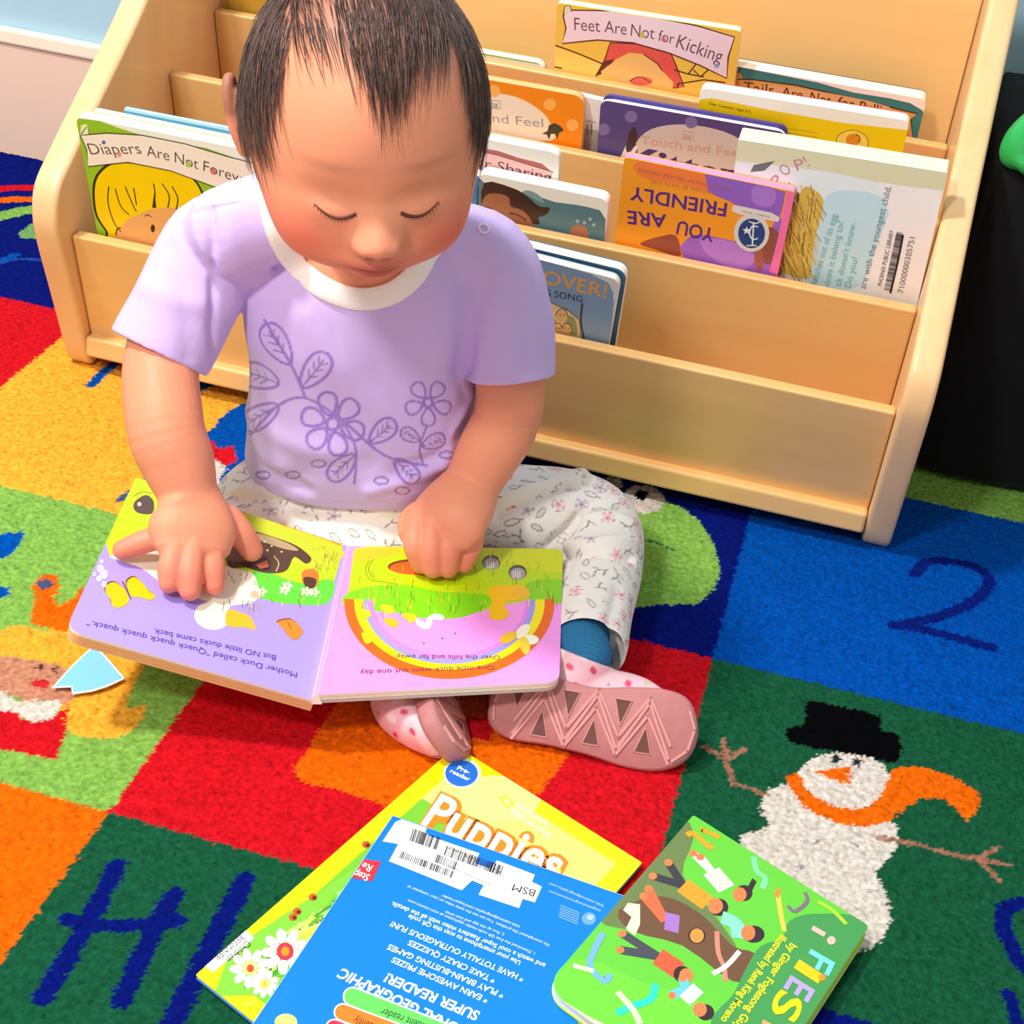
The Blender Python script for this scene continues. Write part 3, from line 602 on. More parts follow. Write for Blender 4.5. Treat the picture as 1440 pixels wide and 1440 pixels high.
def art_blue(A, w, h):
    A.poly([(556, 1156), (570, 1150), (603, 1158), (598, 1170), (605, 1176), (674, 1200), (668, 1214), (690, 1222), (699, 1210), (752, 1230), (748, 1240), (762, 1247), (752, 1269), (735, 1264), (730, 1277), (673, 1258), (680, 1245), (664, 1238), (649, 1252), (547, 1211), (560, 1187), (538, 1183)], (252, 252, 252))
    def bars(p0, p1, n, ln, r, wm=.0008):
        p0, p1 = V(p0), V(p1); d = p1 - p0; up = V((d.y, -d.x)).normalized()
        A.lay += 1; A.stick = True
        for k in range(n):
            q = p0 + d * ((k + r.uniform(-.2, .2)) / n); A.line([tuple(q), tuple(q + up * ln)], r.choice((.0003, .0005, wm)), (35, 35, 40), 0)
        A.stick = False
    r = random.Random(2)
    bars((575, 1182), (616, 1196), 22, 18, r); bars((565, 1197), (640, 1226), 30, -10, r) ; bars((625, 1203), (705, 1232), 42, 14, r); bars((610, 1212), (640, 1224), 14, 12, r)
    A.text('3 1740 11179 1897', (706, 1226), (633, 1190), .0022, (60, 60, 60)); A.text('PHOENIX PUBLIC LIBRARY', (690, 1243), (630, 1216), .0016, (60, 60, 60))
    A.text('BSM', (754, 1252), (723, 1243), .0058, (40, 40, 45), .0)
    A.text('kids.nationalgeographic.com', (849, 1273), (773, 1241), .0020, (200, 220, 245)); A.text('natgeoed.org/commoncore', (845, 1280), (773, 1252), .0020, (200, 220, 245))
    A.ell((828, 1292), 10, 9, (110, 165, 230)); A.ell((830, 1290), 5, 4, (170, 205, 240))
    for k in range(6): A.line([(815 - k * .5, 1284 + k * 3.2), (788 - k * .5, 1273 + k * 3.2)], .0006, (150, 190, 240), 0)
    L = [('No smartphone? No problem. You can see the same video on your computer at', (773, 1328), (574, 1245), .0021, 0), ('kids.nationalgeographic.com/superreader', (731, 1302), (622, 1258), .0021, 0),
         ('2. Fire up the app and scan away.', (710, 1313), (626, 1281), .0021, 0), ('1. Download the free QR code reader application at scan.resume.com', (753, 1340), (575, 1265), .0021, 0),
         ('and watch a cool Super Readers video with all the details.', (768, 1356), (552, 1268), .0034, .015), ('Use your smartphone to scan this QR code', (733, 1352), (576, 1286), .0034, .015),
         ('* HAVE TOTALLY OUTRAGEOUS FUN!', (738, 1374), (552, 1296), .0041, .02), ('* TAKE CRAZY QUIZZES', (698, 1376), (577, 1322), .0041, .02), ('* PLAY BRAIN-BUSTING GAMES', (710, 1397), (548, 1328), .0041, .02), ('* EARN AWESOME PRIZES', (688, 1404), (554, 1346), .0041, .02),
         ('SUPER READER!', (676, 1424), (546, 1369), .0066, .03), ('NATIONAL GEOGRAPHIC', (690, 1462), (482, 1362), .0070, .03)]
    for st, a, b, hh, bo in L: A.text(st, a, b, hh, (235, 243, 255), bo)
    def pill(c0, c1, hw, cl, st):
        c0, c1 = V(c0), V(c1); d = (c1 - c0).normalized(); up = V((d.y, -d.x)); n = 8
        for s, k in ((1.18, WH), (1, cl)):
            pts = [tuple(c1 + (d * math.cos(a) + up * math.sin(a)) * hw * s) for a in [math.pi / 2 - math.pi * i / n for i in range(n + 1)]] + [tuple(c0 + (d * math.cos(a) + up * math.sin(a)) * hw * s) for a in [-math.pi / 2 - math.pi * i / n for i in range(n + 1)]]
            A.poly(pts, k)
    pill((720, 1490), (496, 1402), 12, (105, 215, 95), ''); pill((700, 1504), (482, 1424), 11, (240, 130, 40), ''); pill((690, 1530), (470, 1446), 11, (215, 50, 90), '')
    A.text('fluent reader', (600, 1440), (538, 1418), .0052, (20, 60, 30)); A.text('independently', (560, 1452), (500, 1430), .0050, (90, 40, 10))
    A.poly([(507, 1208), (536, 1212), (523, 1240), (480, 1232)], (232, 50, 60)); A.text('Step', (521, 1231), (500, 1224), .0056, WH, .01); A.text('Re', (525, 1218), (512, 1213), .0056, WH, .01)
    A.ell((402, 1438), 16, 12, (250, 235, 120))
    A.raw([(0, 0), (w, 0), (w, .0006), (0, .0006)], (120, 180, 240)); A.raw([(0, 0), (.0006, 0), (.0006, h), (0, h)], (130, 190, 245))
flat_book('picture_book', 'blue back cover with barcode sticker and upside-down white text, lying on yellow reader', .0042, .2286, (552, 1147), (889, 1264), (355, 1440), PB, art_blue, .0030, [.0012] * 4, mat('paper_edge', (240, 240, 235), .7, .04, 300))
def art_fiesta(A, w, h):
    A.poly([(965, 1140), (1225, 1300), (1140, 1440), (1100, 1500), (760, 1380)], (105, 205, 60))
    A.poly([(960, 1155), (900, 1215), (840, 1290), (900, 1310), (960, 1320), (1020, 1355), (1040, 1340), (1000, 1280), (960, 1230), (975, 1180)], (110, 130, 75), 3)
    A.poly([(870, 1280), (930, 1260), (985, 1285), (1030, 1330), (1060, 1340), (1060, 1370), (1030, 1380), (960, 1330), (890, 1310)], (115, 80, 55), 3)
    A.poly([(1220, 1302), (1150, 1285), (1110, 1295), (1100, 1320), (1070, 1330), (1050, 1360), (1030, 1400), (1010, 1420), (1000, 1450), (1100, 1510), (1160, 1440)], (72, 155, 80), 3)
    A.poly([(790, 1360), (830, 1350), (900, 1380), (1000, 1420), (950, 1480), (780, 1400)], (115, 225, 60), 3)
    SK = (225, 130, 75); HR = (60, 40, 45)
    def kid(leg, shirt, head, hair, sc, bc, legc, r=13):
        leg = [V(p) for p in leg]; head = V(head); sh = [V(p) for p in shirt]
        for l in leg: A.line([tuple(l), tuple((l + sh[0]) / 2), tuple(sh[0])], .006, legc, 3); A.ell(tuple(l), 6, 5, SK)
        A.line([tuple(sh[0]), tuple(sh[1])], .0135, sc, 0)
        A.ell(tuple(head + V(hair)), r * 1.02, r * .95, HR); A.ell(tuple(head), r * .82, r * .85, bc)
    kid([(918, 1232), (940, 1213)], [(960, 1245), (995, 1270)], (1006, 1274), (5, 2), (245, 160, 40), SK, (60, 60, 65))
    kid([(975, 1200), (985, 1205)], [(1000, 1225), (1022, 1250)], (1040, 1258), (6, -2), (220, 240, 205), SK, (225, 240, 220), 12)
    A.poly([(1050, 1250), (1058, 1235), (1064, 1240), (1056, 1256)], HR)
    kid([(905, 1260), (912, 1250)], [(935, 1295), (955, 1300)], (980, 1316), (0, 0), (170, 120, 200), (235, 150, 70), (235, 110, 70), 12)
    kid([(875, 1313), (872, 1336)], [(925, 1345), (955, 1365)], (965, 1372), (-6, -2), (232, 95, 60), SK, (75, 75, 85), 12)
    kid([(960, 1376), (945, 1400)], [(965, 1392), (980, 1405)], (984, 1420), (8, 4), (225, 240, 240), SK, (110, 200, 225), 12)
    A.line([(1015, 1290), (1035, 1300), (1040, 1320)], .010, (140, 215, 195)); A.ell((1060, 1314), 15, 12, HR); A.ell((1052, 1312), 10, 11, SK)
    A.line([(1093, 1253), (1098, 1285), (1103, 1310)], .0032, (245, 205, 80)); A.line([(1095, 1250), (1092, 1262)], .003, (235, 140, 60), 0)
    A.poly([(883, 1270), (900, 1272), (900, 1300), (893, 1316), (880, 1306), (888, 1290), (876, 1280)], (240, 240, 200))
    A.line([(1008, 1310), (1010, 1340), (1018, 1360), (1020, 1380)], .003, (235, 140, 120)); A.line([(1002, 1370), (1022, 1358), (1040, 1338)], .003, (235, 235, 220))
    A.line([(966, 1175), (975, 1172), (990, 1185), (1000, 1192), (1005, 1178), (985, 1166), (1012, 1178)], .004, (240, 165, 30)); A.line([(1060, 1205), (1064, 1225), (1076, 1235), (1072, 1250)], .004, (130, 225, 160))
    A.line([(848, 1312), (835, 1338), (830, 1360), (850, 1380), (858, 1370)], .004, (120, 180, 220)); A.line([(806, 1358), (835, 1366)], .003, (220, 245, 200), 0); A.line([(867, 1425), (890, 1415), (915, 1405), (922, 1384)], .0045, (50, 220, 190)); A.line([(868, 1395), (890, 1420), (900, 1440)], .004, (210, 250, 190))
    A.line([(1150, 1268), (1170, 1280), (1190, 1300)], .003, (170, 220, 50)); A.line([(1108, 1274), (1118, 1282), (1135, 1268), (1132, 1255)], .0025, (130, 110, 130))
    for st, a, b, hh, cl in (('F', (1141, 1335), (1131, 1354), .0155, (120, 215, 225)), ('I', (1125, 1350), (1117, 1362), .0155, (245, 205, 20)), ('E', (1113, 1372), (1102, 1390), .0155, (185, 165, 220)), ('S', (1097, 1390), (1082, 1422), .0155, (245, 230, 10)), ('T', (1078, 1425), (1068, 1450), .0155, (240, 170, 110))):
        A.text(st, a, b, hh, cl, .02)
    A.line([(1142, 1305), (1160, 1315)], .004, (240, 190, 180), 0); A.ell((1169, 1323), 6, 6, (240, 190, 180)); A.ell((1156, 1375), 5, 5, (240, 150, 50))
    for st, a, b in (('by Ginger Foglesong Guy', (1112, 1326), (1030, 1445)), ('illustrated by René King Moreno', (1098, 1314), (1013, 1434))): A.text(st, a, b, .0046, (240, 235, 40), .025)
flat_book('board_book', 'green board book with children around a pinata, lying on rug at lower right', .0008, None, (975, 1146), (1222, 1302), (766, 1388), (225, 245, 190), art_fiesta, .014, [.002, .002, .012, .014], CREAM, cov=.0012, layers=[(-.006, (190, 225, 40)), (-.0095, (190, 225, 40))])
# torn paper
pp = [(133, 907), (150, 925), (176, 955), (152, 966), (130, 973), (102, 977), (100, 967), (73, 968), (100, 938)]
pts = [onz(x, y, .0016) for x, y in pp]; c0 = sum(pts, V()) / len(pts)
vs = pts + [p + V((0, 0, .0007)) for p in pts] + [c0 + (p - c0) * .93 + V((0, 0, .0009)) for p in pts]; k = len(pts)
fs = [tuple(range(k)), tuple(2 * k + i for i in range(k))[::-1]] + [(i, (i + 1) % k, k + (i + 1) % k, k + i) for i in range(k)] + [(k + i, k + (i + 1) % k, 2 * k + (i + 1) % k, 2 * k + i) for i in range(k)]
tag(mesh('paper_scrap', vs, fs, [pm((130, 200, 240)), pm((250, 250, 250))], [1, 0] + [1] * (2 * k)), 'torn scrap of light blue paper lying on the princess picture of the rug', 'paper')
# ---------------------------------------------------------------- open board book on the lap
SB = onz(445, 977, .047); ST = onz(490, 768, .056)
RB = onz(786, 962, .048); RT = onz(792, 772, .058); LB = onz(92, 886, .078); LT = onz(191, 671, .092)
PH = (SB - ST).length
ob = thing('open_board_book', V((SB.x, SB.y, SB.z)), 'open board book with purple and pink duck pages resting on the toddler\'s legs', 'book')
def page_frame(O, a, b):
    N = (a - O).cross(b - O).normalized(); N = -N if N.z < 0 else N; return N
def page(name, corners, rad, thick, base, art, under, nlay):
    # corners: TL TR BR BL in picture order
    O = corners[0]; N = page_frame(corners[0], corners[1] - V((0, 0, 0)), corners[3])
    fr = Frame(O, corners[1] - O, N); us = [((c - O).dot(fr.U), (c - O).dot(fr.W)) for c in corners]
    mu = min(u for u, _ in us); mw = min(w_ for _, w_ in us); fr.O = fr.p(mu, mw); us = [(u - mu, w_ - mw) for u, w_ in us]
    out = []
    for i in range(4):
        p = V(us[i]); a = V(us[i - 1]); b = V(us[(i + 1) % 4]); r = rad[i]
        if r == 0: out.append(tuple(p)); continue
        da = (a - p).normalized() * r; db = (b - p).normalized() * r
        for k in range(7):
            t = k / 6; out.append(tuple((p + da) * (1 - t) ** 2 + p * 2 * t * (1 - t) + (p + db) * t * t))
    W_, H_ = max(u for u, _ in out), max(w_ for _, w_ in out)
    A = Art(fr, W_, H_, outl=out); art(A, us)
    pg = prism(name, fr, out, -.0022, 0, pm(base), ob, A, side=CREAM)
    for k in range(nlay): prism('board_page', fr, [(u + .0006 * (k + 1) * (1 if name == 'left_page' else -1) * 0, w_) for u, w_ in out], -.0022 * (k + 2) - .0004 * (k + 1), -.0022 * (k + 1) - .0004 * (k + 1), under[k % len(under)], ob)
    return fr
LAV = (176, 156, 252); PNK = (255, 158, 240)
def art_left(A, us):
    A.poly([(185, 660), (148, 762), (155, 784), (230, 800), (300, 830), (380, 838), (418, 850), (461, 848), (478, 790), (482, 766), (330, 715)], (196, 222, 30))
    A.poly([(290, 700), (345, 715), (420, 735), (480, 760), (477, 778), (400, 755), (330, 730)], (235, 160, 40), 0)
    A.poly([(340, 722), (400, 740), (478, 768), (475, 790), (440, 800), (380, 770)], (205, 218, 50), 3)
    A.poly([(360, 800), (420, 820), (468, 815), (461, 848), (418, 850), (380, 845), (350, 830)], (105, 220, 60), 3)
    A.poly([(190, 705), (205, 696), (216, 705), (214, 722), (196, 722), (188, 715)], (95, 75, 70), 3); A.ell((196, 709), 3, 3, (210, 200, 180)); A.line([(188, 698), (200, 692), (214, 694)], .0005, (70, 60, 40))
    A.poly([(185, 775), (200, 755), (222, 750), (228, 770), (215, 782)], (105, 70, 20), 3)
    A.poly([(318, 745), (345, 744), (375, 752), (410, 764), (428, 775), (438, 786), (430, 793), (414, 783), (405, 800), (392, 806), (368, 805), (345, 798), (320, 795)], (92, 68, 50), 3)
    A.poly([(340, 748), (372, 752), (405, 764), (420, 774), (400, 772), (365, 760)], (190, 165, 120), 3); A.poly([(318, 770), (350, 772), (370, 782), (350, 790), (318, 786)], (130, 100, 60), 3)
    A.line([(330, 790), (360, 798), (378, 800)], .0012, (60, 42, 30)); A.line([(385, 782), (392, 792), (388, 804)], .0008, (210, 190, 150)); A.poly([(360, 794), (376, 788), (378, 797), (366, 800)], (235, 130, 80))
    for c in ((372, 762), (382, 768), (376, 774), (396, 776)): A.ell(c, 1.6, 1.2, (240, 220, 180))
    A.poly([(425, 804), (440, 800), (448, 808), (446, 822), (436, 828), (426, 820)], (230, 130, 50), 3); A.poly([(427, 812), (444, 814), (442, 826), (430, 826)], (90, 60, 40), 3)
    D = (248, 242, 218)
    A.poly([(154, 783), (180, 776), (214, 770), (250, 772), (300, 790), (330, 800), (355, 806), (362, 822), (366, 838), (352, 848), (325, 852), (320, 860), (306, 862), (288, 856), (292, 846), (262, 838), (225, 818), (200, 800), (180, 792)], D, 3)
    A.ell((299, 866), 26, 20, D, .1); A.poly([(320, 857), (340, 862), (352, 868), (360, 886), (345, 882), (318, 880)], (250, 190, 40), 2)
    r = random.Random(4)
    for k in range(40):
        A.stick = k % 12 != 0
        x = r.uniform(312, 468); y = {0: 808, 1: 846}[k % 2] + r.uniform(-8, 8) - (6 if x > 420 else 0); 
        if k % 2 == 0 and x > 385: continue
        A.line([(x, y), (x + r.uniform(-4, 4), y + r.uniform(6, 13))], .0005, r.choice([(120, 110, 40), (180, 160, 50), (230, 225, 130)]), 0)
    for k in range(30):
        A.stick = k % 12 != 0
        x = r.uniform(440, 474); y = r.uniform(765, 800); A.line([(x, y), (x + r.uniform(-3, 5), y + r.uniform(3, 9))], .0004, (150, 140, 50), 0)
    A.stick = False
    for c in ((338, 808), (400, 830), (430, 820 + 12), (442, 833), (368, 832), (404, 824)):
        for a in range(5): A.ell((c[0] + 5 * math.cos(a * 1.257), c[1] + 4 * math.sin(a * 1.257)), 3, 2, (250, 250, 225), a * 1.257)
        A.ell(c, 1.8, 1.6, (235, 190, 60))
    A.ell((358, 836), 6, 5, (245, 190, 150))
    def bfly(pts, dark, fill):
        A.poly([(x - 1.5, y - 2) for x, y in pts], dark, 3); A.poly(pts, fill, 3)
    bfly([(150, 824), (160, 819), (172, 826), (180, 838), (180, 848), (168, 855), (158, 852), (155, 842), (149, 834)], (120, 85, 30), (252, 200, 10))
    bfly([(178, 820), (188, 812), (198, 818), (208, 830), (218, 838), (212, 844), (196, 840), (184, 838)], (120, 85, 30), (252, 205, 15)); A.line([(172, 818), (178, 830), (184, 843)], .0009, (120, 70, 20))
    bfly([(390, 876), (402, 872), (412, 873), (424, 884), (426, 890), (416, 900), (406, 896), (400, 886)], (150, 80, 30), (246, 142, 45)); A.line([(404, 874), (410, 886)], .0007, (160, 80, 20), 0)
    for c, rr in (((141, 800), 5), ((146, 808), 6), ((139, 814), 4), ((146, 822), 4), ((133, 808), 2.5), ((143, 790), 3)): A.ell(c, rr, rr * 1.2, (212, 200, 255))
    T = (95, 70, 150)
    A.text('Mother Duck called "Quack quack quack quack."', (418, 946), (124, 872), .0050, T); A.text('But NO little ducks came back.', (388, 922), (216, 884), .0050, T)
def art_right(A, us):
    A.poly([(498, 772), (520, 768), (650, 768), (792, 766), (790, 846), (740, 845), (700, 852), (650, 868), (600, 870), (560, 862), (500, 852), (487, 854)], (190, 222, 10))
    A.poly([(505, 772), (560, 770), (560, 778), (530, 785), (500, 790)], (235, 200, 40), 3)
    A.poly([(487, 854), (492, 832), (560, 822), (620, 832), (680, 836), (690, 850), (650, 868), (600, 870), (560, 862)], (130, 218, 20), 3)
    A.poly([(690, 768), (792, 766), (791, 805), (730, 795), (680, 790)], (215, 222, 25), 3); A.poly([(740, 820), (790, 815), (790, 848), (745, 846)], (140, 215, 25), 2)
    c = (632, 846)
    def arc(r0, r1, ry0, ry1, cl, a0=-2, a1=182):
        n = 28; P = [(c[0] + r0 * math.cos(math.radians(a0 + (a1 - a0) * k / n)), c[1] + ry0 * math.sin(math.radians(a0 + (a1 - a0) * k / n))) for k in range(n + 1)]
        Q = [(c[0] + r1 * math.cos(math.radians(a0 + (a1 - a0) * k / n)), c[1] + ry1 * math.sin(math.radians(a0 + (a1 - a0) * k / n))) for k in range(n + 1)][::-1]
        A.poly(P + Q, cl)
    arc(148, 133, 109, 96, (245, 108, 15)); arc(134, 120, 96, 87, (255, 235, 0)); arc(121, 112, 88, 80, (170, 160, 245)); arc(113, 107, 81, 76, (235, 140, 235))
    A.ell((585, 797), 40, 11, (130, 60, 20)); A.ell((585, 799), 37, 9.5, (235, 105, 35)); A.line([(556, 798), (570, 793), (590, 797), (575, 803), (560, 800)], .0006, (170, 70, 20)); A.ell((600, 800), 12, 4, (240, 140, 40))
    for q in ((691, 791), (728, 805)): A.ell(q, 13, 10.5, (95, 80, 60)); A.ell((q[0], q[1] + 2), 11, 8.5, (175, 160, 160)); [A.line([(q[0] - 6 + 3 * k, q[1] - 2), (q[0] - 6 + 3 * k, q[1] + 8)], .0006, (240, 235, 240), 0) for k in range(4)]
    r = random.Random(9)
    for k in range(260):
        A.stick = k % 12 != 0
        x = r.uniform(500, 785); y = r.uniform(772, 862)
        if x < 680 and y < 812 and r.random() < .8: continue
        if y > 846 and (x > 700): continue
        A.line([(x, y), (x + r.uniform(-3, 3), y + r.uniform(5, 12))], r.choice((.0003, .0004, .0006)), r.choice([(150, 150, 30), (250, 230, 20), (225, 235, 30), (235, 180, 30), (110, 130, 30)]), 0)
    A.stick = False
    A.line([(520, 788), (514, 800), (520, 815), (535, 818), (560, 822)], .0004, (120, 110, 30)); A.line([(526, 786), (518, 800), (524, 812)], .0004, (120, 110, 30))
    A.poly([(686, 830), (700, 824), (725, 824), (744, 834), (738, 843), (714, 846), (710, 854), (716, 864), (706, 872), (690, 870), (688, 858), (692, 846)], (254, 196, 10), 3); A.poly([(728, 822), (745, 832), (740, 842), (720, 840)], (250, 190, 40), 3)
    for cc, cl in (((545, 856), (250, 225, 30)), ((550, 875), (245, 195, 30)), ((512, 862), (250, 215, 20)), ((576, 868), (245, 210, 30))): A.ell(cc, 11, 5, cl, .3); A.ell((cc[0] + 3, cc[1] + 2), 7, 5, cl, -1)
    for q, w2 in (((592, 878), .7), ((603, 876), 1.8), ((615, 868), .1)): A.ell(q, 10, 4.5, (240, 252, 252), w2)
    A.poly([(508, 890), (520, 892), (534, 896), (524, 902), (514, 906)], (252, 210, 20), 2)
    for q, w2, cl in (((735, 888), 2.4, (254, 250, 220)), ((745, 900), .0, (254, 252, 235)), ((738, 908), 1.4, (250, 215, 60)), ((715, 897), 2.7, (250, 200, 40))): A.ell(q, 13, 7, cl, w2)
    for q in ((622, 898), (640, 891), (596, 905)): A.ell(q, 1.2, 1, (120, 60, 120))
    A.text('One little duck went out one day', (694, 936), (506, 943), .0046, (120, 60, 90)); A.text('Over the hills and far away.', (703, 922), (555, 921), .0046, (120, 60, 100))
TAN = mat('tan_edge', (215, 160, 120), .6, .05, 80)
FL_ = page('left_page', [LT, ST, SB, LB], [.002, 0, 0, .012], .002, LAV, art_left, [TAN, TAN], 3)
FR_ = page('right_page', [ST, RT, RB, SB], [0, .009, .010, 0], .002, PNK, art_right, [CREAM, mat('grey_board', (205, 200, 195), .6)], 2)
# spine strip
N_ = V((0, 0, 1)); sp = [ST, SB]
vs = []
for P_ in sp:
    for dx, dz in ((-.0016, .0005), (0, .0002), (.0016, .0005), (.004, -.0066), (-.004, -.009)): vs.append(P_ + V((dx, 0, dz)))
mesh('spine', vs, [(0, 1, 6, 5), (1, 2, 7, 6), (2, 3, 8, 7), (3, 4, 9, 8), (4, 0, 5, 9), (4, 3, 2, 1, 0), (5, 6, 7, 8, 9)], [pm((250, 170, 240)), CREAM], [0, 0, 1, 1, 1, 1, 1], ob)
# green toy on the cushion
def toy():
    bm = bmesh.new()
    for c, r, rot in (((.768, .082, .322), (.036, .018, .021), -.95), ((.780, .076, .298), (.034, .015, .0125), .25), ((.808, .100, .335), (.035, .024, .045), .3)):
        b2 = bmesh.new(); bmesh.ops.create_uvsphere(b2, u_segments=24, v_segments=16, radius=1)
        M_ = Matrix.Translation(c) @ Matrix.Rotation(rot, 4, 'Y') @ Matrix.Diagonal((*r, 1))
        bmesh.ops.transform(b2, matrix=M_, verts=b2.verts); me_ = bpy.data.meshes.new('x'); b2.to_mesh(me_); b2.free(); bm.from_mesh(me_); bpy.data.meshes.remove(me_)
    me_ = bpy.data.meshes.new('toy'); bm.to_mesh(me_); bm.free(); me_.materials.append(mat('green_plastic', (40, 180, 90), .18, .02, 10, spec=.6, coat=.5))
    o = link('toy', me_, None, True); md = o.modifiers.new('r', 'REMESH'); md.mode = 'VOXEL'; md.voxel_size = .003; md.use_smooth_shade = True
    tag(o, 'shiny green plastic toy on top of the black cushion at the right edge', 'toy')
toy()
# ---------------------------------------------------------------- toddler
from mathutils.bvhtree import BVHTree
LA = V((.945, .327, 0)).normalized(); FW = V((.327, -.945, 0)).normalized(); UP = V((0, 0, 1))
child = thing('person', (.33, -.26, 0.0), 'toddler in lilac t-shirt and floral trousers sitting on the rug reading a book', 'person')
def tube(pts, rad, n=5, seg=20, up=None, cap=True, open_in=0.0):
    """closed swept surface; rad entries r or (r_side, r_up); returns verts, faces"""
    P = [tuple(p) + ((r, r) if not isinstance(r, (tuple, list)) else tuple(r)) for p, r in zip(pts, rad)]
    Q = cr(P, n); vs, fs = [], []
    C_ = [V(q[:3]) for q in Q]; R_ = [(max(q[3], .0004), max(q[4], .0004)) for q in Q]
    T0 = (C_[1] - C_[0]).normalized(); T1 = (C_[-1] - C_[-2]).normalized()
    if cap:
        r0 = min(R_[0]); r1 = min(R_[-1]); pre, prr, post, por = [], [], [], []
        for k in range(6):
            a = math.pi / 2 * (1 - k / 6); pre.append(C_[0] - T0 * r0 * math.sin(a)); prr.append((R_[0][0] * math.cos(a) + 1e-5, R_[0][1] * math.cos(a) + 1e-5))
            a = math.pi / 2 * ((k + 1) / 6); post.append(C_[-1] + T1 * r1 * math.sin(a)); por.append((R_[-1][0] * math.cos(a) + 1e-5, R_[-1][1] * math.cos(a) + 1e-5))
        C_ = pre + C_ + post; R_ = prr + R_ + por
    ref = V(up) if up is not None else V((.13, .2, 1))
    for i, c in enumerate(C_):
        t = (C_[min(i + 1, len(C_) - 1)] - C_[max(i - 1, 0)]).normalized()
        s = t.cross(ref); 
        if s.length < 1e-4: s = t.cross(V((1, 0, 0)))
        s.normalize(); u = s.cross(t).normalized()
        for k in range(seg):
            a = 2 * math.pi * k / seg; vs.append(c + s * (math.cos(a) * R_[i][0]) + u * (math.sin(a) * R_[i][1]))
    m = len(C_)
    for i in range(m - 1):
        for k in range(seg): fs.append((i * seg + k, i * seg + (k + 1) % seg, (i + 1) * seg + (k + 1) % seg, (i + 1) * seg + k))
    fs.append(tuple(range(seg))[::-1]); fs.append(tuple((m - 1) * seg + k for k in range(seg)))
    return vs, fs
def loft(secs, seg=48, n=5, F=None, A=None):
    """stack of elliptical sections (centre, side radius, depth radius)"""
    A = A or LA; F = F or FW; Q = cr([tuple(c) + (a, b) for c, a, b in secs], n); vs, fs = [], []
    for q in Q:
        for k in range(seg):
            t = 2 * math.pi * k / seg; e = .85
            ct, st = math.cos(t), math.sin(t); ct = math.copysign(abs(ct) ** e, ct); st = math.copysign(abs(st) ** e, st)
            vs.append(V(q[:3]) + A * (ct * q[3]) + F * (st * q[4]))
    m = len(Q)
    for i in range(m - 1):
        for k in range(seg): fs.append((i * seg + k, i * seg + (k + 1) % seg, (i + 1) * seg + (k + 1) % seg, (i + 1) * seg + k))
    fs.append(tuple(range(seg))[::-1]); fs.append(tuple((m - 1) * seg + k for k in range(seg)))
    return vs, fs
def fuse(name, parts, vox, smooth=4, fac=.5):
    """union the closed shapes into one continuous surface; returns verts, polys as numpy"""
    vs, fs = [], []
    for a, b in parts:
        o = len(vs); vs += a; fs += [tuple(o + i for i in f) for f in b]
    me = bpy.data.meshes.new('tmp'); me.from_pydata([tuple(v) for v in vs], [], fs); me.update()
    bm = bmesh.new(); bm.from_mesh(me); bmesh.ops.recalc_face_normals(bm, faces=bm.faces[:]); bm.to_mesh(me); bm.free()
    o = bpy.data.objects.new('tmp', me); COL.objects.link(o)
    md = o.modifiers.new('r', 'REMESH'); md.mode = 'VOXEL'; md.voxel_size = vox
    if smooth: s = o.modifiers.new('s', 'SMOOTH'); s.iterations = smooth; s.factor = fac
    dg = bpy.context.evaluated_depsgraph_get(); out = bpy.data.meshes.new_from_object(o.evaluated_get(dg)); bpy.data.objects.remove(o)
    out.name = name; return out
def co(me): a = np.empty(len(me.vertices) * 3, np.float32); me.vertices.foreach_get('co', a); return a.reshape(-1, 3).astype(float)
def setco(me, a): me.vertices.foreach_set('co', np.asarray(a, np.float32).ravel()); me.update()
def nrm(me): a = np.empty(len(me.vertices) * 3, np.float32); me.vertices.foreach_get('normal', a); return a.reshape(-1, 3).astype(float)
def finish(me, name, m, parent, label=None):
    me.materials.clear(); me.materials.append(m); me.polygons.foreach_set('use_smooth', np.ones(len(me.polygons), bool))
    o = link(name, me, parent); 
    if label: o['label'] = label
    return o
def bvh(me): return BVHTree.FromPolygons([tuple(v.co) for v in me.vertices], [tuple(p.vertices) for p in me.polygons])
def hit(B, px, py):
    h = B.ray_cast(CAM, ray(px, py).normalized()); return h[0]
def stroke(P, col, B, pts, wd, rgb, sm=5, alpha=1., soft=.25):
    """colour the vertices near a line drawn on the surface"""
    q = cr(pts, sm) if len(pts) > 2 else [tuple(np.array(pts[0]) * (1 - t) + np.array(pts[1]) * t) for t in np.linspace(0, 1, 6)]
    h = [hit(B, *a) for a in q]; h = [np.array(x) for x in h if x is not None]
    poly3(P, col, h, wd, rgb, alpha, soft)
def poly3(P, col, h, wd, rgb, alpha=1., soft=.25):
    if len(h) < 2: return
    H = np.array(h); lo = H.min(0) - wd * 2; hi = H.max(0) + wd * 2
    ii = np.where(((P > lo) & (P < hi)).all(1))[0]
    if not len(ii): return
    d = np.full(len(ii), 9.); Q = P[ii]
    for a, b in zip(h[:-1], h[1:]):
        ab = b - a; L2 = ab @ ab
        if L2 > .02 ** 2: continue
        t = np.clip(((Q - a) @ ab) / (L2 + 1e-12), 0, 1); d = np.minimum(d, np.linalg.norm(Q - a - t[:, None] * ab, axis=1))
    w_ = np.clip((wd / 2 * (1 + soft) - d) / (wd * soft + 1e-9), 0, 1)[:, None] * alpha
    col[ii] = col[ii] * (1 - w_) + np.array(lin(rgb)) * w_
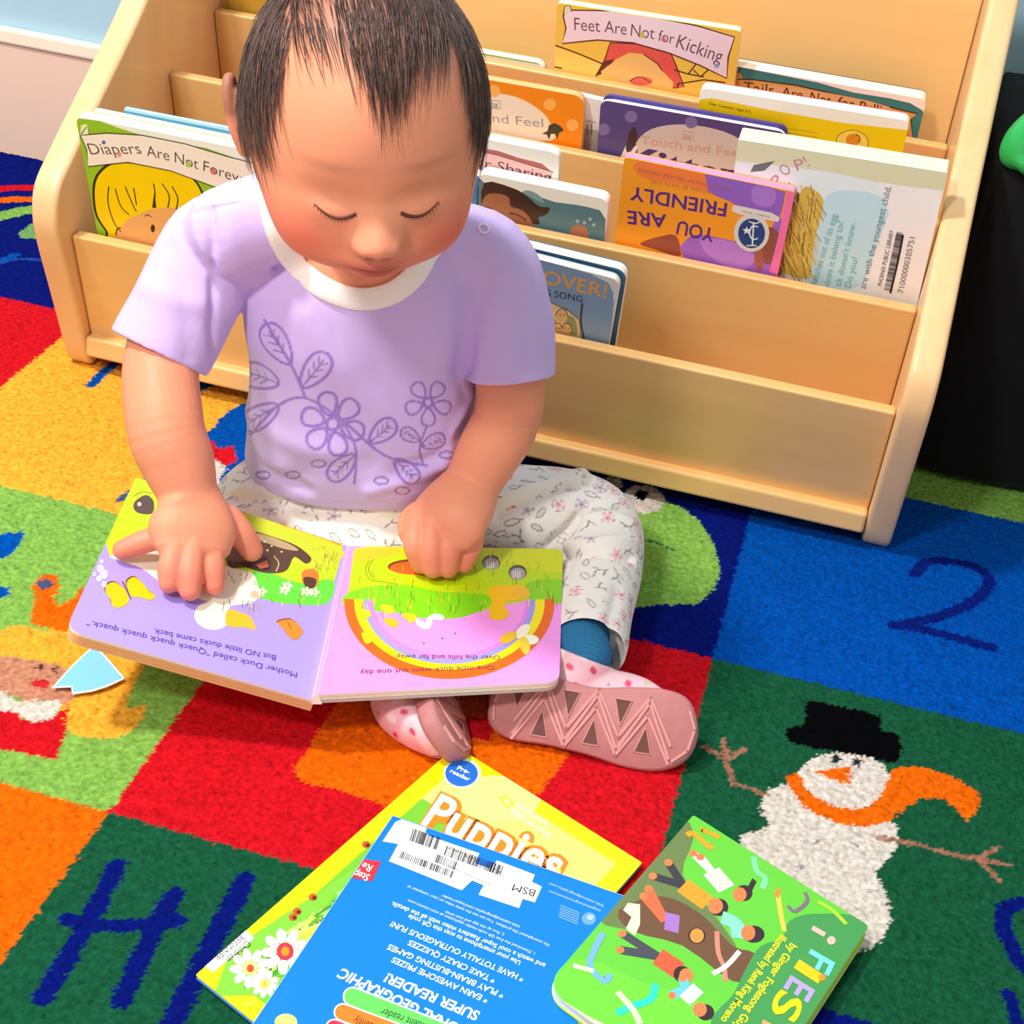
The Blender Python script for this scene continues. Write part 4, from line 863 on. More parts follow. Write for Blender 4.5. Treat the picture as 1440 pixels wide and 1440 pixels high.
# ---- head in its own frame: x to picture right, -y out of the face, z up
TH_ = math.radians(44.5); YAW = math.radians(9.5); ROLL = math.radians(5)
Hc = at(512, 151, .945)
Rh = Matrix((CX, CZ * -1.0, CY)).transposed()     # columns: local x,y,z in world for a face looking along the view axis
Rh = Rh @ Matrix.Rotation(TH_, 3, 'X') @ Matrix.Rotation(YAW, 3, 'Z') @ Matrix.Rotation(ROLL, 3, 'Y')
def g3(d, c, s):
    return np.exp(-(((d - np.array(c)) / np.array(s)) ** 2).sum(-1) / 2)
HS = 1.0
def headpt(D):
    """unit directions (n,3) -> surface points in head frame"""
    D = np.atleast_2d(D).astype(float); x, y, z = D[:, 0], D[:, 1], D[:, 2]
    r = np.array([.0715, .082, .084])
    P = D * r
    # lower face: fuller cheeks, small jaw
    lo = np.clip(-z - .15, 0, 1); fr_ = np.clip(-y, 0, 1)
    P[:, 0] *= 1 - .20 * lo ** 1.5 ; P[:, 1] *= 1 - .10 * lo; P[:, 1] *= 1 + .62 * lo * fr_ / (fr_ + .22)
    P[:, 2] -= .010 * lo * fr_ * 1.6
    bk = np.clip(y, 0, 1); P[:, 2] += .006 * bk * np.clip(z, 0, 1)
    def add(c, s, v): 
        nonlocal P
        P = P + g3(P, c, s)[:, None] * np.array(v)
    for sx in (-1, 1):
        add((sx * .041, -.052, -.048), (.020, .026, .021), (sx * .0075, -.0085, -.004))     # cheeks
        add((sx * .0245, -.076, -.012), (.011, .02, .0060), (0, .0034, 0))                   # eye hollows
        add((sx * .0245, -.076, -.0165), (.0105, .02, .0058), (0, -.0046, -.0008))            # lids
        add((sx * .028, -.074, .006), (.018, .02, .010), (0, -.0006, 0))                    # brow
    add((0, -.080, .030), (.035, .03, .028), (0, -.003, 0))
    add((0, -.079, -.022), (.0065, .02, .012), (0, -.0028, 0))
    add((0, -.076, -.0345), (.0075, .02, .0075), (0, -.0150, -.0010))                         # nose tip
    for sx in (-1, 1):
        add((sx * .0098, -.076, -.0375), (.0042, .02, .0042), (sx * .0008, -.0075, 0)); add((sx * .0165, -.076, -.038), (.004, .02, .006), (0, .0022, 0))
        add((sx * .0048, -.088, -.0440), (.0026, .012, .0018), (0, .0035, .0014))
    add((0, -.074, -.054), (.017, .02, .012), (0, -.0050, 0))                                # muzzle
    add((0, -.078, -.0520), (.0130, .03, .0034), (0, -.0055, -.0002))                        # upper lip
    add((0, -.077, -.0615), (.0115, .03, .0038), (0, -.0055, 0))                             # lower lip
    add((0, -.080, -.0568), (.0115, .03, .0014), (0, .0048, 0))                              # mouth line
    add((0, -.072, -.0735), (.014, .02, .0032), (0, .0030, 0))
    add((0, -.066, -.0860), (.013, .02, .009), (0, -.0050, -.002))                            # chin
    return P * HS
def h2w(P): return np.asarray(P) @ np.array(Rh).T + np.array(Hc)
def w2h(P): return (np.asarray(P) - np.array(Hc)) @ np.array(Rh)
def head_mesh(nu=200, nv=150):
    U = np.linspace(0, 2 * np.pi, nu, endpoint=False); Vv = np.linspace(0, np.pi, nv + 2)[1:-1]
    # poles on the x axis, front gets the density
    D = np.array([[math.cos(v), math.sin(v) * math.sin(u), math.sin(v) * math.cos(u)] for v in Vv for u in U])
    P = h2w(headpt(D)); vs = [V(p) for p in P]; fs = []
    for i in range(nv - 1):
        for k in range(nu): fs.append((i * nu + k, i * nu + (k + 1) % nu, (i + 1) * nu + (k + 1) % nu, (i + 1) * nu + k))
    fs.append(tuple(range(nu))[::-1]); fs.append(tuple((nv - 1) * nu + k for k in range(nu))); return vs, fs
HV = lambda x, y, z: V(h2w([[x, y, z]])[0])
parts = [head_mesh()]
# ears
for sx in (-1, 1):
    ez = -.010; ea = .0 if sx < 0 else -.006
    e = [(sx * .070, .004, -.020), (sx * .0755, .006, -.006), (sx * .0785, .012, .010), (sx * .0775, .020, .018), (sx * .0755, .026, .008), (sx * .073, .020, -.010), (sx * .070, .010, -.022)]
    e = [(x + sx * ea, y, z + ez) for x, y, z in e]
    parts.append(tube([HV(*p) for p in e], [.0045, .0038, .0038, .0038, .0038, .004, .0042], 5, 12))
    parts.append(tube([HV(sx * (.0690 + ea), .008, -.016 + ez), HV(sx * (.0725 + ea), .014, ez), HV(sx * (.073 + ea), .018, .010 + ez)], [(.004, .008), (.004, .010), (.0035, .008)], 5, 14, up=HV(0, 1, 0) - HV(0, 0, 0)))
# neck and upper trunk (under the shirt)
NB_ = V((.327, -.285, .262))
parts.append(tube([NB_ + V((0, 0, -.05)), NB_, HV(0, .030, -.060), HV(0, .018, -.02)], [.040, .034, .036, .04], 5, 28))
parts.append(loft([((.327, -.268, .10), .070, .05), ((.327, -.272, .16), .070, .052), ((.327, -.278, .21), .072, .048), ((.327, -.2795, .237), .079, .0495), ((.328, -.2835, .262), .061, .0412), ((.329, -.287, .279), .042, .033)]))
# arms
def wpt(px, py, z): return onz(px, py, z)
S1, E1, W1 = V((.226, -.318, .246)), wpt(232, 596, .158), wpt(264, 692, .118)
S2, E2, W2 = V((.405, -.245, .250)), wpt(712, 590, .155), wpt(664, 680, .108)
parts.append(tube([S1, onz(231, 487, .196), E1, E1 * .45 + W1 * .55, W1], [.024, .0255, .0262, .0250, .0205], 6, 28))
parts.append(tube([S2, onz(716, 528, .186), E2, E2 * .5 + W2 * .5, W2], [.024, .0245, .0245, .0235, .0205], 6, 28))
def onpage(px, py, h, fr): return onp(px, py, fr.O + fr.N * h, fr.N)
# picture-right hand, fingers curled over the page
ft = lambda px, py, h: onpage(px, py, h, FR_)
parts.append(tube([W2, ft(648, 706, .045), ft(632, 728, .038), ft(624, 744, .031)], [(.0205, .020), (.0262, .018), (.0290, .0160), (.0265, .0125)], 6, 30))
for rt, md_, tp, r in (((587, 738, .031), (584, 765, .0235), (592, 792, .0100), .0090), ((609, 740, .034), (606, 770, .0240), (609, 799, .0098), .0088), ((636, 741, .034), (632, 770, .0240), (630, 799, .0098), .0087), ((668, 738, .031), (664, 764, .0220), (652, 793, .0092), .0080)):
    a, b, c = ft(*rt), ft(*md_), ft(*tp); parts.append(tube([a + (a - b) * .5, a, (a + b) / 2 + V((0, 0, .001)), b, (b + c) / 2 + V((0, 0, .0005)), c], [r * 1.1, r * 1.08, r * 1.0, r * 1.02, r * .98, r * .86], 5, 18))
parts.append(tube([ft(608, 718, .032), ft(585, 730, .025), ft(577, 747, .020), ft(590, 764, .012)], [.0115, .0115, .0095, .0075], 5, 18))
# picture-left hand, spread over the page
ft = lambda px, py, h: onpage(px, py, h, FL_)
parts.append(tube([W1, ft(270, 718, .034), ft(271, 746, .028), ft(271, 768, .023)], [(.0205, .020), (.0262, .018), (.0300, .0155), (.0265, .0120)], 6, 30))
for rt, md_, tp, r in (((238, 752, .022), (208, 760, .0165), (172, 773, .0085), .0080), ((246, 770, .023), (240, 797, .0165), (238, 820, .0095), .0084), ((270, 774, .024), (267, 804, .0170), (267, 830, .0095), .0088), ((296, 768, .023), (298, 796, .0170), (301, 822, .0095), .0086)):
    a, b, c = ft(*rt), ft(*md_), ft(*tp); parts.append(tube([a + (a - b) * .6, a, (a + b) / 2, b, (b + c) / 2, c], [r * 1.1, r * 1.06, r * 1.0, r * 1.02, r * .98, r * .84], 5, 18))
parts.append(tube([ft(285, 724, .030), ft(315, 731, .026), ft(338, 750, .020), ft(354, 774, .010)], [.012, .0118, .0098, .0080], 5, 18))
# lower leg that shows between cuff and sock
KN2, AN2 = wpt(830, 745, .036), wpt(818, 905, .036)
parts.append(tube([(.395, -.22, .07), KN2, (KN2 + AN2) / 2, AN2, wpt(816, 920, .036)], [.026, .015, .016, .0175, .0175], 6, 24))
KN1, AN1 = wpt(385, 790, .028), V((.415, -.385, .022))
parts.append(tube([(.275, -.25, .07), KN1, (KN1 + AN1) / 2, AN1], [.03, .016, .016, .016], 6, 24))
parts.append(loft([((.327, -.238, .03), .065, .05), ((.327, -.245, .07), .066, .05), ((.327, -.262, .13), .068, .050)]))
body = fuse('body', parts, .00135, 3, .45)
P = co(body); Hh = w2h(P); SK = np.array(lin((240, 156, 120)))
col = np.tile(SK, (len(P), 1))
inh = np.linalg.norm(P - np.array(Hc), axis=1) < .125
def tint(c, s, rgb, a, m=inh, X=Hh):
    global col
    w_ = (g3(X, c, s) * a * m)[:, None]; col = col * (1 - w_) + np.array(lin(rgb)) * w_
for sx in (-1, 1):
    tint((sx * .043, -.062, -.042), (.016, .03, .013), (236, 105, 88), .75)
    tint((sx * .0245, -.076, -.011), (.012, .02, .005), (206, 122, 96), .12)
    tint((sx * .027, -.08, .0085), (.012, .02, .0022), (175, 104, 82), .42)
    tint((sx * .0048, -.088, -.0445), (.0026, .01, .0017), (120, 50, 40), .8)
    tint((sx * .0735, .015, -.010), (.01, .012, .014), (235, 130, 105), .5)
tint((0, -.088, -.036), (.011, .02, .010), (240, 150, 118), .4)
tint((0, -.080, -.0522), (.0105, .05, .0032), (200, 84, 82), .98); tint((0, -.080, -.0615), (.0096, .05, .0038), (206, 88, 84), .98)
tint((0, -.080, -.0569), (.0112, .05, .0010), (125, 45, 42), .9)
for q in ((589, 787), (607, 792), (629, 792), (650, 787), (244, 815), (270, 822), (300, 815), (176, 772), (354, 772)):
    c = np.array(onpage(q[0], q[1], .009, FR_ if q[0] > 500 else FL_)); tint(c, (.013,) * 3, (240, 120, 100), .55, 1, P)
body_bvh = bvh(body)
# scalp under thin hair
dn = Hh / np.linalg.norm(Hh, axis=1)[:, None]
def hairmask(D):
    """1 where hair grows; D unit directions in the head frame"""
    x, y, z = D[:, 0], D[:, 1], D[:, 2]
    line = .64 - .17 * np.exp(-((x - .06) / .15) ** 2) + .10 * np.exp(-((x + .36) / .20) ** 2) + .02 * np.exp(-((x - .5) / .2) ** 2)
    side = np.clip((np.abs(x) - .62) / .25, 0, 1); line = line * (1 - side) + (-.05 - .35 * np.clip(y + .25, -1, .6) ) * side
    line = np.where(y > .2, -.45, line)
    return np.clip((z - line) / .09, 0, 1)
hm = (hairmask(dn) * inh)[:, None]; col = col * (1 - .62 * hm) + np.array(lin((104, 74, 64))) * .62 * hm
set_col(body, col)
finish(body, 'body', mat('skin', (240, 165, 128), .48, .025, 40, .12, .3, attr='col', sss=.0), child)
# eyelashes and brows
def fibre(name, strands, r, m, parent, seg=4):
    vs, fs = [], []
    for S in strands:
        b = len(vs); k = len(S)
        for i, p in enumerate(S):
            t = (V(S[min(i + 1, k - 1)]) - V(S[max(i - 1, 0)])).normalized(); s = t.cross(V((.3, .5, .8))).normalized(); u = s.cross(t)
            rr = r * (1 - .75 * (i / (k - 1)) ** 2)
            for j in range(seg): a = 2 * math.pi * j / seg; vs.append(V(p) + s * math.cos(a) * rr + u * math.sin(a) * rr)
        for i in range(k - 1):
            for j in range(seg): fs.append((b + i * seg + j, b + i * seg + (j + 1) % seg, b + (i + 1) * seg + (j + 1) % seg, b + (i + 1) * seg + j))
    return mesh(name, vs, fs, m, None, parent, True)
LM = mat('lash', (96, 52, 42), .6)
for sx in (-1, 1):
    arc = []
    for k in range(13):
        x = sx * (.0125 + .0225 * k / 12); zz = -.0180 - .0042 * math.sin(math.pi * k / 12) + .0012 * (k / 12)
        d = np.array([x / .0715, 0, zz / .084]); d[1] = -math.sqrt(max(0, 1 - d[0] ** 2 - d[2] ** 2))
        for _ in range(6):
            p = headpt(d)[0]; d[0] += (x - p[0]) / .0715 * .8; d[2] += (zz - p[2]) / .084 * .8; d[1] = -math.sqrt(max(0, 1 - d[0] ** 2 - d[2] ** 2))
        arc.append(p)
    st = [[tuple(h2w([p + np.array([0, -.0003, 0])])[0]) for p in arc]]
    for k in range(1, 13):
        p = arc[k]; st.append([tuple(h2w([p])[0]), tuple(h2w([p + np.array([sx * .0004, -.0008, -.0016])])[0]), tuple(h2w([p + np.array([sx * .0007, -.0013, -.0024])])[0])])
    fibre('eyelashes', st[:1], .00105, LM, child); fibre('eyelashes', st[1:], .00020, LM, child)
# ---- hair
def hairstrands(n, seed, lo, hi, lift, fringe=False):
    r = np.random.default_rng(seed); out = []
    while len(out) < n:
        d = r.normal(size=3); d /= np.linalg.norm(d)
        if hairmask(d[None])[0] < r.random() * .9 + .1: continue
        thin = math.exp(-((d[0] + .36) / .17) ** 2) * (d[1] < .1)          # sparse patch beside the parting
        if r.random() < .75 * thin: continue
        L = r.uniform(lo, hi); m = 9; pts = []; wob = r.normal(0, .10, 2); c0 = d.copy(); lf = lift * r.uniform(.5, 1.6)
        for k in range(m):
            p = headpt(d)[0]; pts.append(tuple(h2w([p * (1 + (lf * (.4 + k / m)) / .08)])[0]))
            crown = np.array([.05, .62, .78]); f = d - crown; f = f - d * (f @ d); f /= np.linalg.norm(f) + 1e-6
            f = f + np.array([-(d[0] - .14) * 1.1, 0, -.35]) * (d[1] < 0) * (d[2] > .1) * (abs(d[0]) < .6) + np.array([wob[0], 0, wob[1]]); f = f - d * (f @ d); f /= np.linalg.norm(f) + 1e-6
            d = d + f * (L / .08 / m); d /= np.linalg.norm(d)
        out.append(pts)
    return out
HM = mat('hair_dark', (74, 54, 50), .42, .25, 60, spec=.5)
HM2 = mat('hair_brown', (112, 82, 72), .42, .25, 60, spec=.5)
hair = fibre('hair', hairstrands(4300, 1, .016, .034, .0015), .00026, HM, child, 3); hair['label'] = 'short dark brown wispy hair'
h2 = fibre('hair', hairstrands(2300, 2, .018, .040, .0022), .00024, HM2, child, 3); h2['label'] = 'lighter brown loose strands'
# ---- trousers
tp_ = []
tp_.append(loft([((.326, -.235, .012), .078, .060), ((.326, -.238, .04), .088, .072), ((.326, -.245, .075), .085, .070), ((.326, -.252, .11), .076, .060)]))
tp_.append(tube([(.378, -.232, .048), (.43, -.232, .047), wpt(796, 728, .041), wpt(838, 748, .036), wpt(844, 800, .034), wpt(832, 860, .034), wpt(826, 905, .034)], [.044, .042, .0385, .0360, .0320, .0300, .0290], 7, 32, cap=True))
tp_.append(tube([(.285, -.255, .046), wpt(366, 725, .042), wpt(352, 775, .030), wpt(395, 850, .0245), wpt(470, 935, .0225)], [.044, .040, .029, .0235, .0215], 7, 32))
tp_.append(tube([(.290, -.292, .038), (.335, -.300, .040), (.385, -.275, .040)], [.030, .032, .032], 5, 28))
tr = fuse('trousers', tp_, .00125, 7)
P = co(tr); N = nrm(tr)
# cuff hollow: pull the end caps inward
def hollow(P, c, ax, rin, rout, depth):
    c = np.array(c); ax = np.array(ax) / np.linalg.norm(ax); q = P - c; h = q @ ax; rr = np.linalg.norm(q - h[:, None] * ax, axis=1)
    w_ = np.clip((rout - rr) / (rout - rin), 0, 1) * (h > -.012) * (rr < rout); return P - (w_ * (depth + np.clip(h, -1, .05)))[:, None] * ax
ax = np.array(wpt(826, 905, .034) - wpt(832, 860, .034)); P = hollow(P, wpt(826, 905, .034), ax, .0225, .0275, .014)
P[:, 2] = np.maximum(P[:, 2], .0012)
def ridge(P, N, pts, wd, amp):
    """soft fold along a line: pts (x,y,z)"""
    q = [np.array(a) for a in pts]; d = np.full(len(P), 9.)
    for a, b in zip(q[:-1], q[1:]):
        ab = b - a; t = np.clip(((P - a) @ ab) / (ab @ ab + 1e-12), 0, 1); d = np.minimum(d, np.linalg.norm(P - a - t[:, None] * ab, axis=1))
    return P + N * (amp * np.exp(-(d / wd) ** 2))[:, None]
B = bvh(tr)
def fold(P, N, B, pts, wd, amp):
    h = [hit(B, *p) for p in cr(pts, 4)] if len(pts) > 2 else [hit(B, *p) for p in pts]
    h = [x for x in h if x is not None]
    return ridge(P, N, h, wd, amp) if len(h) > 1 else P
for pts, wd, am in (([(700, 722), (760, 695), (835, 672)], .004, -.005), ([(700, 700), (770, 680), (830, 662)], .006, .003), ([(775, 765), (800, 742), (815, 725)], .004, -.006), ([(790, 782), (840, 778), (890, 785)], .004, -.004), ([(800, 768), (850, 762), (890, 760)], .006, .0035), ([(820, 730), (860, 725), (885, 735)], .005, .003), ([(330, 700), (420, 705), (520, 715)], .004, -.004), ([(340, 688), (430, 694), (560, 706)], .005, .003), ([(870, 830), (860, 870), (858, 900)], .005, -.002)):
    P = fold(P, N, B, pts, wd, am * 1.35)
setco(tr, P); N = nrm(tr)
col = np.tile(np.array(lin((252, 246, 238))), (len(P), 1)); rr = random.Random(11); rn = np.random.default_rng(3)
GY = (112, 110, 106); PK = (226, 150, 158); PU = (170, 150, 175)
vis = np.where((N @ np.array(CZ) > -.1))[0]; placed = []
for _ in range(2600):
    i = int(rn.choice(vis)); p = P[i]
    if any(np.linalg.norm(p - q) < .0114 for q in placed): continue
    placed.append(p); n = N[i]; a = np.cross(n, rn.normal(size=3)); a /= np.linalg.norm(a); b = np.cross(n, a); k = rr.random()
    def loc(u, v): return p + a * (u * 1.4) + b * (v * 1.4)
    if k < .46:                                             # leaf outline
        L = rr.uniform(.0028, .0042); w_ = L * .42
        if rr.random() < .5: poly3(P, col, [loc(-L * .6, 0), loc(L * .6, 0)], w_ * 1.2, (206, 204, 198), .6)
        poly3(P, col, [loc(L * math.cos(t), w_ * math.sin(t)) for t in np.linspace(0, 2 * math.pi, 13)], .0010, GY, .75)
        poly3(P, col, [loc(-L * 1.6, 0), loc(-L, 0)], .0010, GY, .8)
    elif k < .66:                                           # blossom
        c = rr.choice([PK, PK, PU])
        for t in range(5): poly3(P, col, [loc(.0014 * math.cos(t * 1.257), .0014 * math.sin(t * 1.257)), loc(.0034 * math.cos(t * 1.257), .0034 * math.sin(t * 1.257))], .0024, tuple(min(255, x + 38) for x in c), .85)
        for t in range(5): poly3(P, col, [loc(.0038 * math.cos(t * 1.257 + s), .0038 * math.sin(t * 1.257 + s)) for s in (-.5, 0, .5)], .0008, tuple(int(x * .8) for x in c), .75)
        poly3(P, col, [loc(-.0003, 0), loc(.0003, 0)], .0016, (150, 80, 90), .9)
    else:                                                   # sprig
        S_ = [loc(-.006, -.001), loc(-.002, .0008), loc(.002, 0), loc(.006, .0015)]; poly3(P, col, S_, .0010, GY, .85)
        for u, v, s in ((-.002, .0008, 1), (.001, .0003, -1), (.004, .0008, 1)):
            poly3(P, col, [loc(u, v), loc(u + .0022, v + s * .0028)], .0010, GY, .8); poly3(P, col, [loc(u + .002, v + s * .0026), loc(u + .0032, v + s * .0040)], .0017, (150, 148, 142), .8)
set_col(tr, col); o = finish(tr, 'trousers', mat('floral_cotton', (247, 240, 230), .85, .02, 300, .15, .2, attr='col', sheen=.1), child, 'cream trousers printed with small grey and pink flowers')
# ---- sock and shoes
sk = fuse('sock', [tube([wpt(816, 897, .036), wpt(816, 908, .037), wpt(818, 920, .037)], [.0212, .0208, .0212], 5, 28)], .0012, 2)
Pk = co(sk); ck = np.tile(np.array(lin((48, 120, 165))), (len(Pk), 1)); axk = np.array((wpt(818, 920, .037) - wpt(816, 897, .036)).normalized()); hh = (Pk - np.array(wpt(816, 897, .036))) @ axk
ck *= (1 + .12 * np.sin(hh * 2 * np.pi / .0022))[:, None]; ck[(np.abs(hh - .010) < .0016)] = lin((34, 92, 135)); set_col(sk, ck); finish(sk, 'sock', mat('blue_knit', (48, 120, 165), .9, .1, 400, .3, .2, attr='col'), child, 'blue ribbed ankle sock')
def shoe(H, T, Nn, ankle, wd, label, zmax=.2, f=1.):
    """H heel end, T toe end of the sole, Nn outward sole normal, ankle = centre of the collar"""
    U = (T - H).normalized(); L = (T - H).length; Nn = (Nn - U * Nn.dot(U)).normalized(); Wv = U.cross(Nn).normalized(); Wv = Wv if Wv.z > 0 else -Wv
    ol = [(.0, .0), (.02, .35), (.10, .46), (.30, .44), (.48, .40), (.66, .48), (.82, .52), (.94, .42), (1, .05), (.97, -.30), (.86, -.50), (.70, -.54), (.50, -.46), (.30, -.42), (.12, -.42), (.02, -.28)]
    o2 = [(u * L, v * wd) for u, v in cr(ol, 4, True)]
    ctr = (L * .5, 0)
    secs = [(1.0, -.012, -.0), (1.02, -.008, 0), (1.02, -.003, 0), (.985, 0, 0), (.93, .0010, 0)]
    vs, fs = [], []; k = len(o2)
    for s, n_, _ in secs:
        for u, v in o2: vs.append(H + U * (ctr[0] + (u - ctr[0]) * (1 - (1 - s) * .6)) + Wv * (v * s) + Nn * n_)
    for i in range(len(secs) - 1):
        for j in range(k): fs.append((i * k + j, i * k + (j + 1) % k, (i + 1) * k + (j + 1) % k, (i + 1) * k + j))
    fs.append(tuple(range(k))[::-1]); fs.append(tuple((len(secs) - 1) * k + j for j in range(k)))
    PT = lambda u, v, n_: H + U * (u * L) + Wv * (v * wd) + Nn * n_
    up = [tube([PT(.13, .04, -.026), PT(.33, .18 * f, -.030), PT(.52, .20 * f, -.030), PT(.70, .14 * f, -.024), PT(.86, .05, -.015)], [(.0215, .021), (.0235, .023), (.0245, .0225), (.0255, .0175), (.018, .0105)], 6, 28, up=Nn),
          tube([PT(.28, .05, -.024), PT(.34, .2, -.030) * .5 + V(ankle) * .5, V(ankle)], [.0225, .0235, .0240], 5, 28, cap=False)]
    u_ = fuse('shoe', up, .0014, 5); Pu = co(u_)
    # keep above the floor
    Pu[:, 2] = np.minimum(np.maximum(Pu[:, 2], .0012), zmax); setco(u_, Pu); Nu = nrm(u_)
    cu = np.tile(np.array(lin((250, 196, 206))), (len(Pu), 1)); rg = random.Random(6); rn2 = np.random.default_rng(12); plc = []
    for _ in range(500):
        i = int(rn2.integers(len(Pu))); p = Pu[i]
        if any(np.linalg.norm(p - q) < .0105 for q in plc): continue
        plc.append(p); n = Nu[i]; a = np.cross(n, rn2.normal(size=3)); a /= np.linalg.norm(a); b = np.cross(n, a); kk = rg.random()
        if kk < .35: poly3(Pu, cu, [p - a * .002, p + a * .002], .0062, (255, 238, 234), .9)
        elif kk < .55: poly3(Pu, cu, [p - a * .001, p + a * .001], .0042, (225, 60, 110), .95)
        elif kk < .72: poly3(Pu, cu, [p + a * .0045 * math.cos(t) + b * .0045 * math.sin(t) for t in np.linspace(.2, 3, 8)], .0013, (150, 190, 190), .9); poly3(Pu, cu, [p + a * .003 * math.cos(t) + b * .003 * math.sin(t) for t in np.linspace(.2, 3, 8)], .0011, (240, 200, 120), .9)
        elif kk < .88: poly3(Pu, cu, [p - a * .004, p + b * .0012, p + a * .004], .0015, (130, 90, 175), .95)
        else: poly3(Pu, cu, [p, p + a * .0006], .002, (110, 120, 190), .9)
    set_col(u_, cu); s = finish(u_, 'shoe', mat('printed_pink', (250, 196, 206), .5, .03, 80, .05, .4, attr='col'), child, label)
    so = mesh('sole', vs, fs, mat('pink_rubber', (190, 124, 124), .62, .06, 120, .25, .35), None, s, True)
    # tread: raised zigzag ribs and triangle lugs
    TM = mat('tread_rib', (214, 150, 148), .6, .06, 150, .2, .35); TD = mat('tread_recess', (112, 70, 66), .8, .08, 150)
    fr = Frame(H + Nn * .0011, U, Nn); sg = 1 if fr.W.dot(Wv) > 0 else -1
    ribs, lugs = [], []
    def rib(pts, w_, hgt):
        uv = [(u * L, sg * v * wd) for u, v in pts]; Lf, Rt = [], []
        for i, p in enumerate(uv):
            a = uv[max(i - 1, 0)]; b = uv[min(i + 1, len(uv) - 1)]; dx, dy = b[0] - a[0], b[1] - a[1]; l = math.hypot(dx, dy) or 1
            Lf.append((p[0] - dy / l * w_ / 2, p[1] + dx / l * w_ / 2)); Rt.append((p[0] + dy / l * w_ / 2, p[1] - dx / l * w_ / 2))
        return Lf, Rt, hgt
    Z = []
    for off, w_ in ((0, .0030), (.052, .0028), (-.052, .0028)):
        z = []
        for i in range(7):
            u = .13 + .125 * i; v = .33 if i % 2 else -.33; z.append((u, max(-.40, min(.40, v + (off * 3.2 if True else 0)))))
        Z.append((z, w_))
    vs, fs, mi = [], [], []
    def addrib(pts, w_, h_, m_):
        for (a, b) in zip(pts[:-1], pts[1:]):
            A_, B_ = V((a[0] * L, sg * a[1] * wd)), V((b[0] * L, sg * b[1] * wd)); d = (B_ - A_).normalized(); n = V((-d.y, d.x)); A_ -= d * w_ * .3; B_ += d * w_ * .3
            base = len(vs)
            for q, s_ in ((A_, 1), (A_, -1), (B_, -1), (B_, 1)): vs.append(fr.p(*(q + n * s_ * w_ / 2), -.001))
            for q, s_ in ((A_, 1), (A_, -1), (B_, -1), (B_, 1)): vs.append(fr.p(*(q + n * s_ * w_ * .32), h_))
            for f in ((4, 5, 6, 7), (0, 1, 5, 4), (1, 2, 6, 5), (2, 3, 7, 6), (3, 0, 4, 7)): fs.append(tuple(base + i for i in f)); mi.append(m_)
    for z, w_ in Z: addrib(z, w_, .0011, 0)
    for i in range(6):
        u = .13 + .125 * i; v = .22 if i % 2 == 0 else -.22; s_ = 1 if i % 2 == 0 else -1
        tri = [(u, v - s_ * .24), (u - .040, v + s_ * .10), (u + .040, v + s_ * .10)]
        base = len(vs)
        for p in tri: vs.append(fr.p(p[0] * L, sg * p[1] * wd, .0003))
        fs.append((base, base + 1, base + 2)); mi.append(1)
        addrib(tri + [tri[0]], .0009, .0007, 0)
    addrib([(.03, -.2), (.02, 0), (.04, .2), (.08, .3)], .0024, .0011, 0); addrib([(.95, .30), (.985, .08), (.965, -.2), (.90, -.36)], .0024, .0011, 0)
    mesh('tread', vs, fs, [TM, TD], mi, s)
Nl = V((.10, -.80, .58)); 
Hs = onz(689, 988, .0225); Ts = onz(980, 1036, .0235)
shoe(Hs, Ts, Nl, wpt(818, 922, .038), .052, 'pink printed slip-on shoe with its zigzag tread facing out')
T2 = onz(641, 1050, .020); H2 = T2 + V((-.050, .112, .0))
shoe(H2, T2, V((.74, -.22, .46)), H2 + V((-.022, .024, -.002)), .046, 'pink printed shoe pointing toe first, half under the book', .036, .3)
# ---- t-shirt
SA, SB_ = V((.2300, -.308, .256)), onz(224, 497, .190)
SC, SD = V((.398, -.250, .258)), onz(717, 532, .186)
sh = [loft([((.324, -.252, .076), .0890, .067), ((.324, -.255, .095), .0885, .0695), ((.324, -.260, .125), .0845, .067), ((.325, -.266, .165), .0835, .063), ((.326, -.273, .205), .0870, .060), ((.327, -.279, .237), .0850, .053), ((.328, -.283, .262), .066, .044), ((.329, -.287, .280), .046, .036), ((.329, -.290, .290), .036, .032)])]
sh.append(tube([SA + V((.035, .012, .004)), SA, (SA + SB_) / 2 + V((-.002, 0, .002)), SB_], [.036, .037, .0355, .0355], 7, 32, cap=False))
sh.append(tube([SC + V((-.035, -.012, .004)), SC, (SC + SD) / 2 + V((.006, 0, .002)), SD], [.036, .037, .0345, .0325], 7, 32, cap=False))
sh.append(tube([SA + V((.015, .005, .012)), at(322, 325, 1.065), at(400, 300, 1.065)], [.032, .030, .030], 5, 26))
shirt = fuse('t_shirt', sh, .0012, 24)
P = co(shirt)
P = hollow(P, SB_, SB_ - SA, .028, .0335, .010); P = hollow(P, SD, SD - SC, .026, .031, .010)
setco(shirt, P); N = nrm(shirt); B = bvh(shirt)
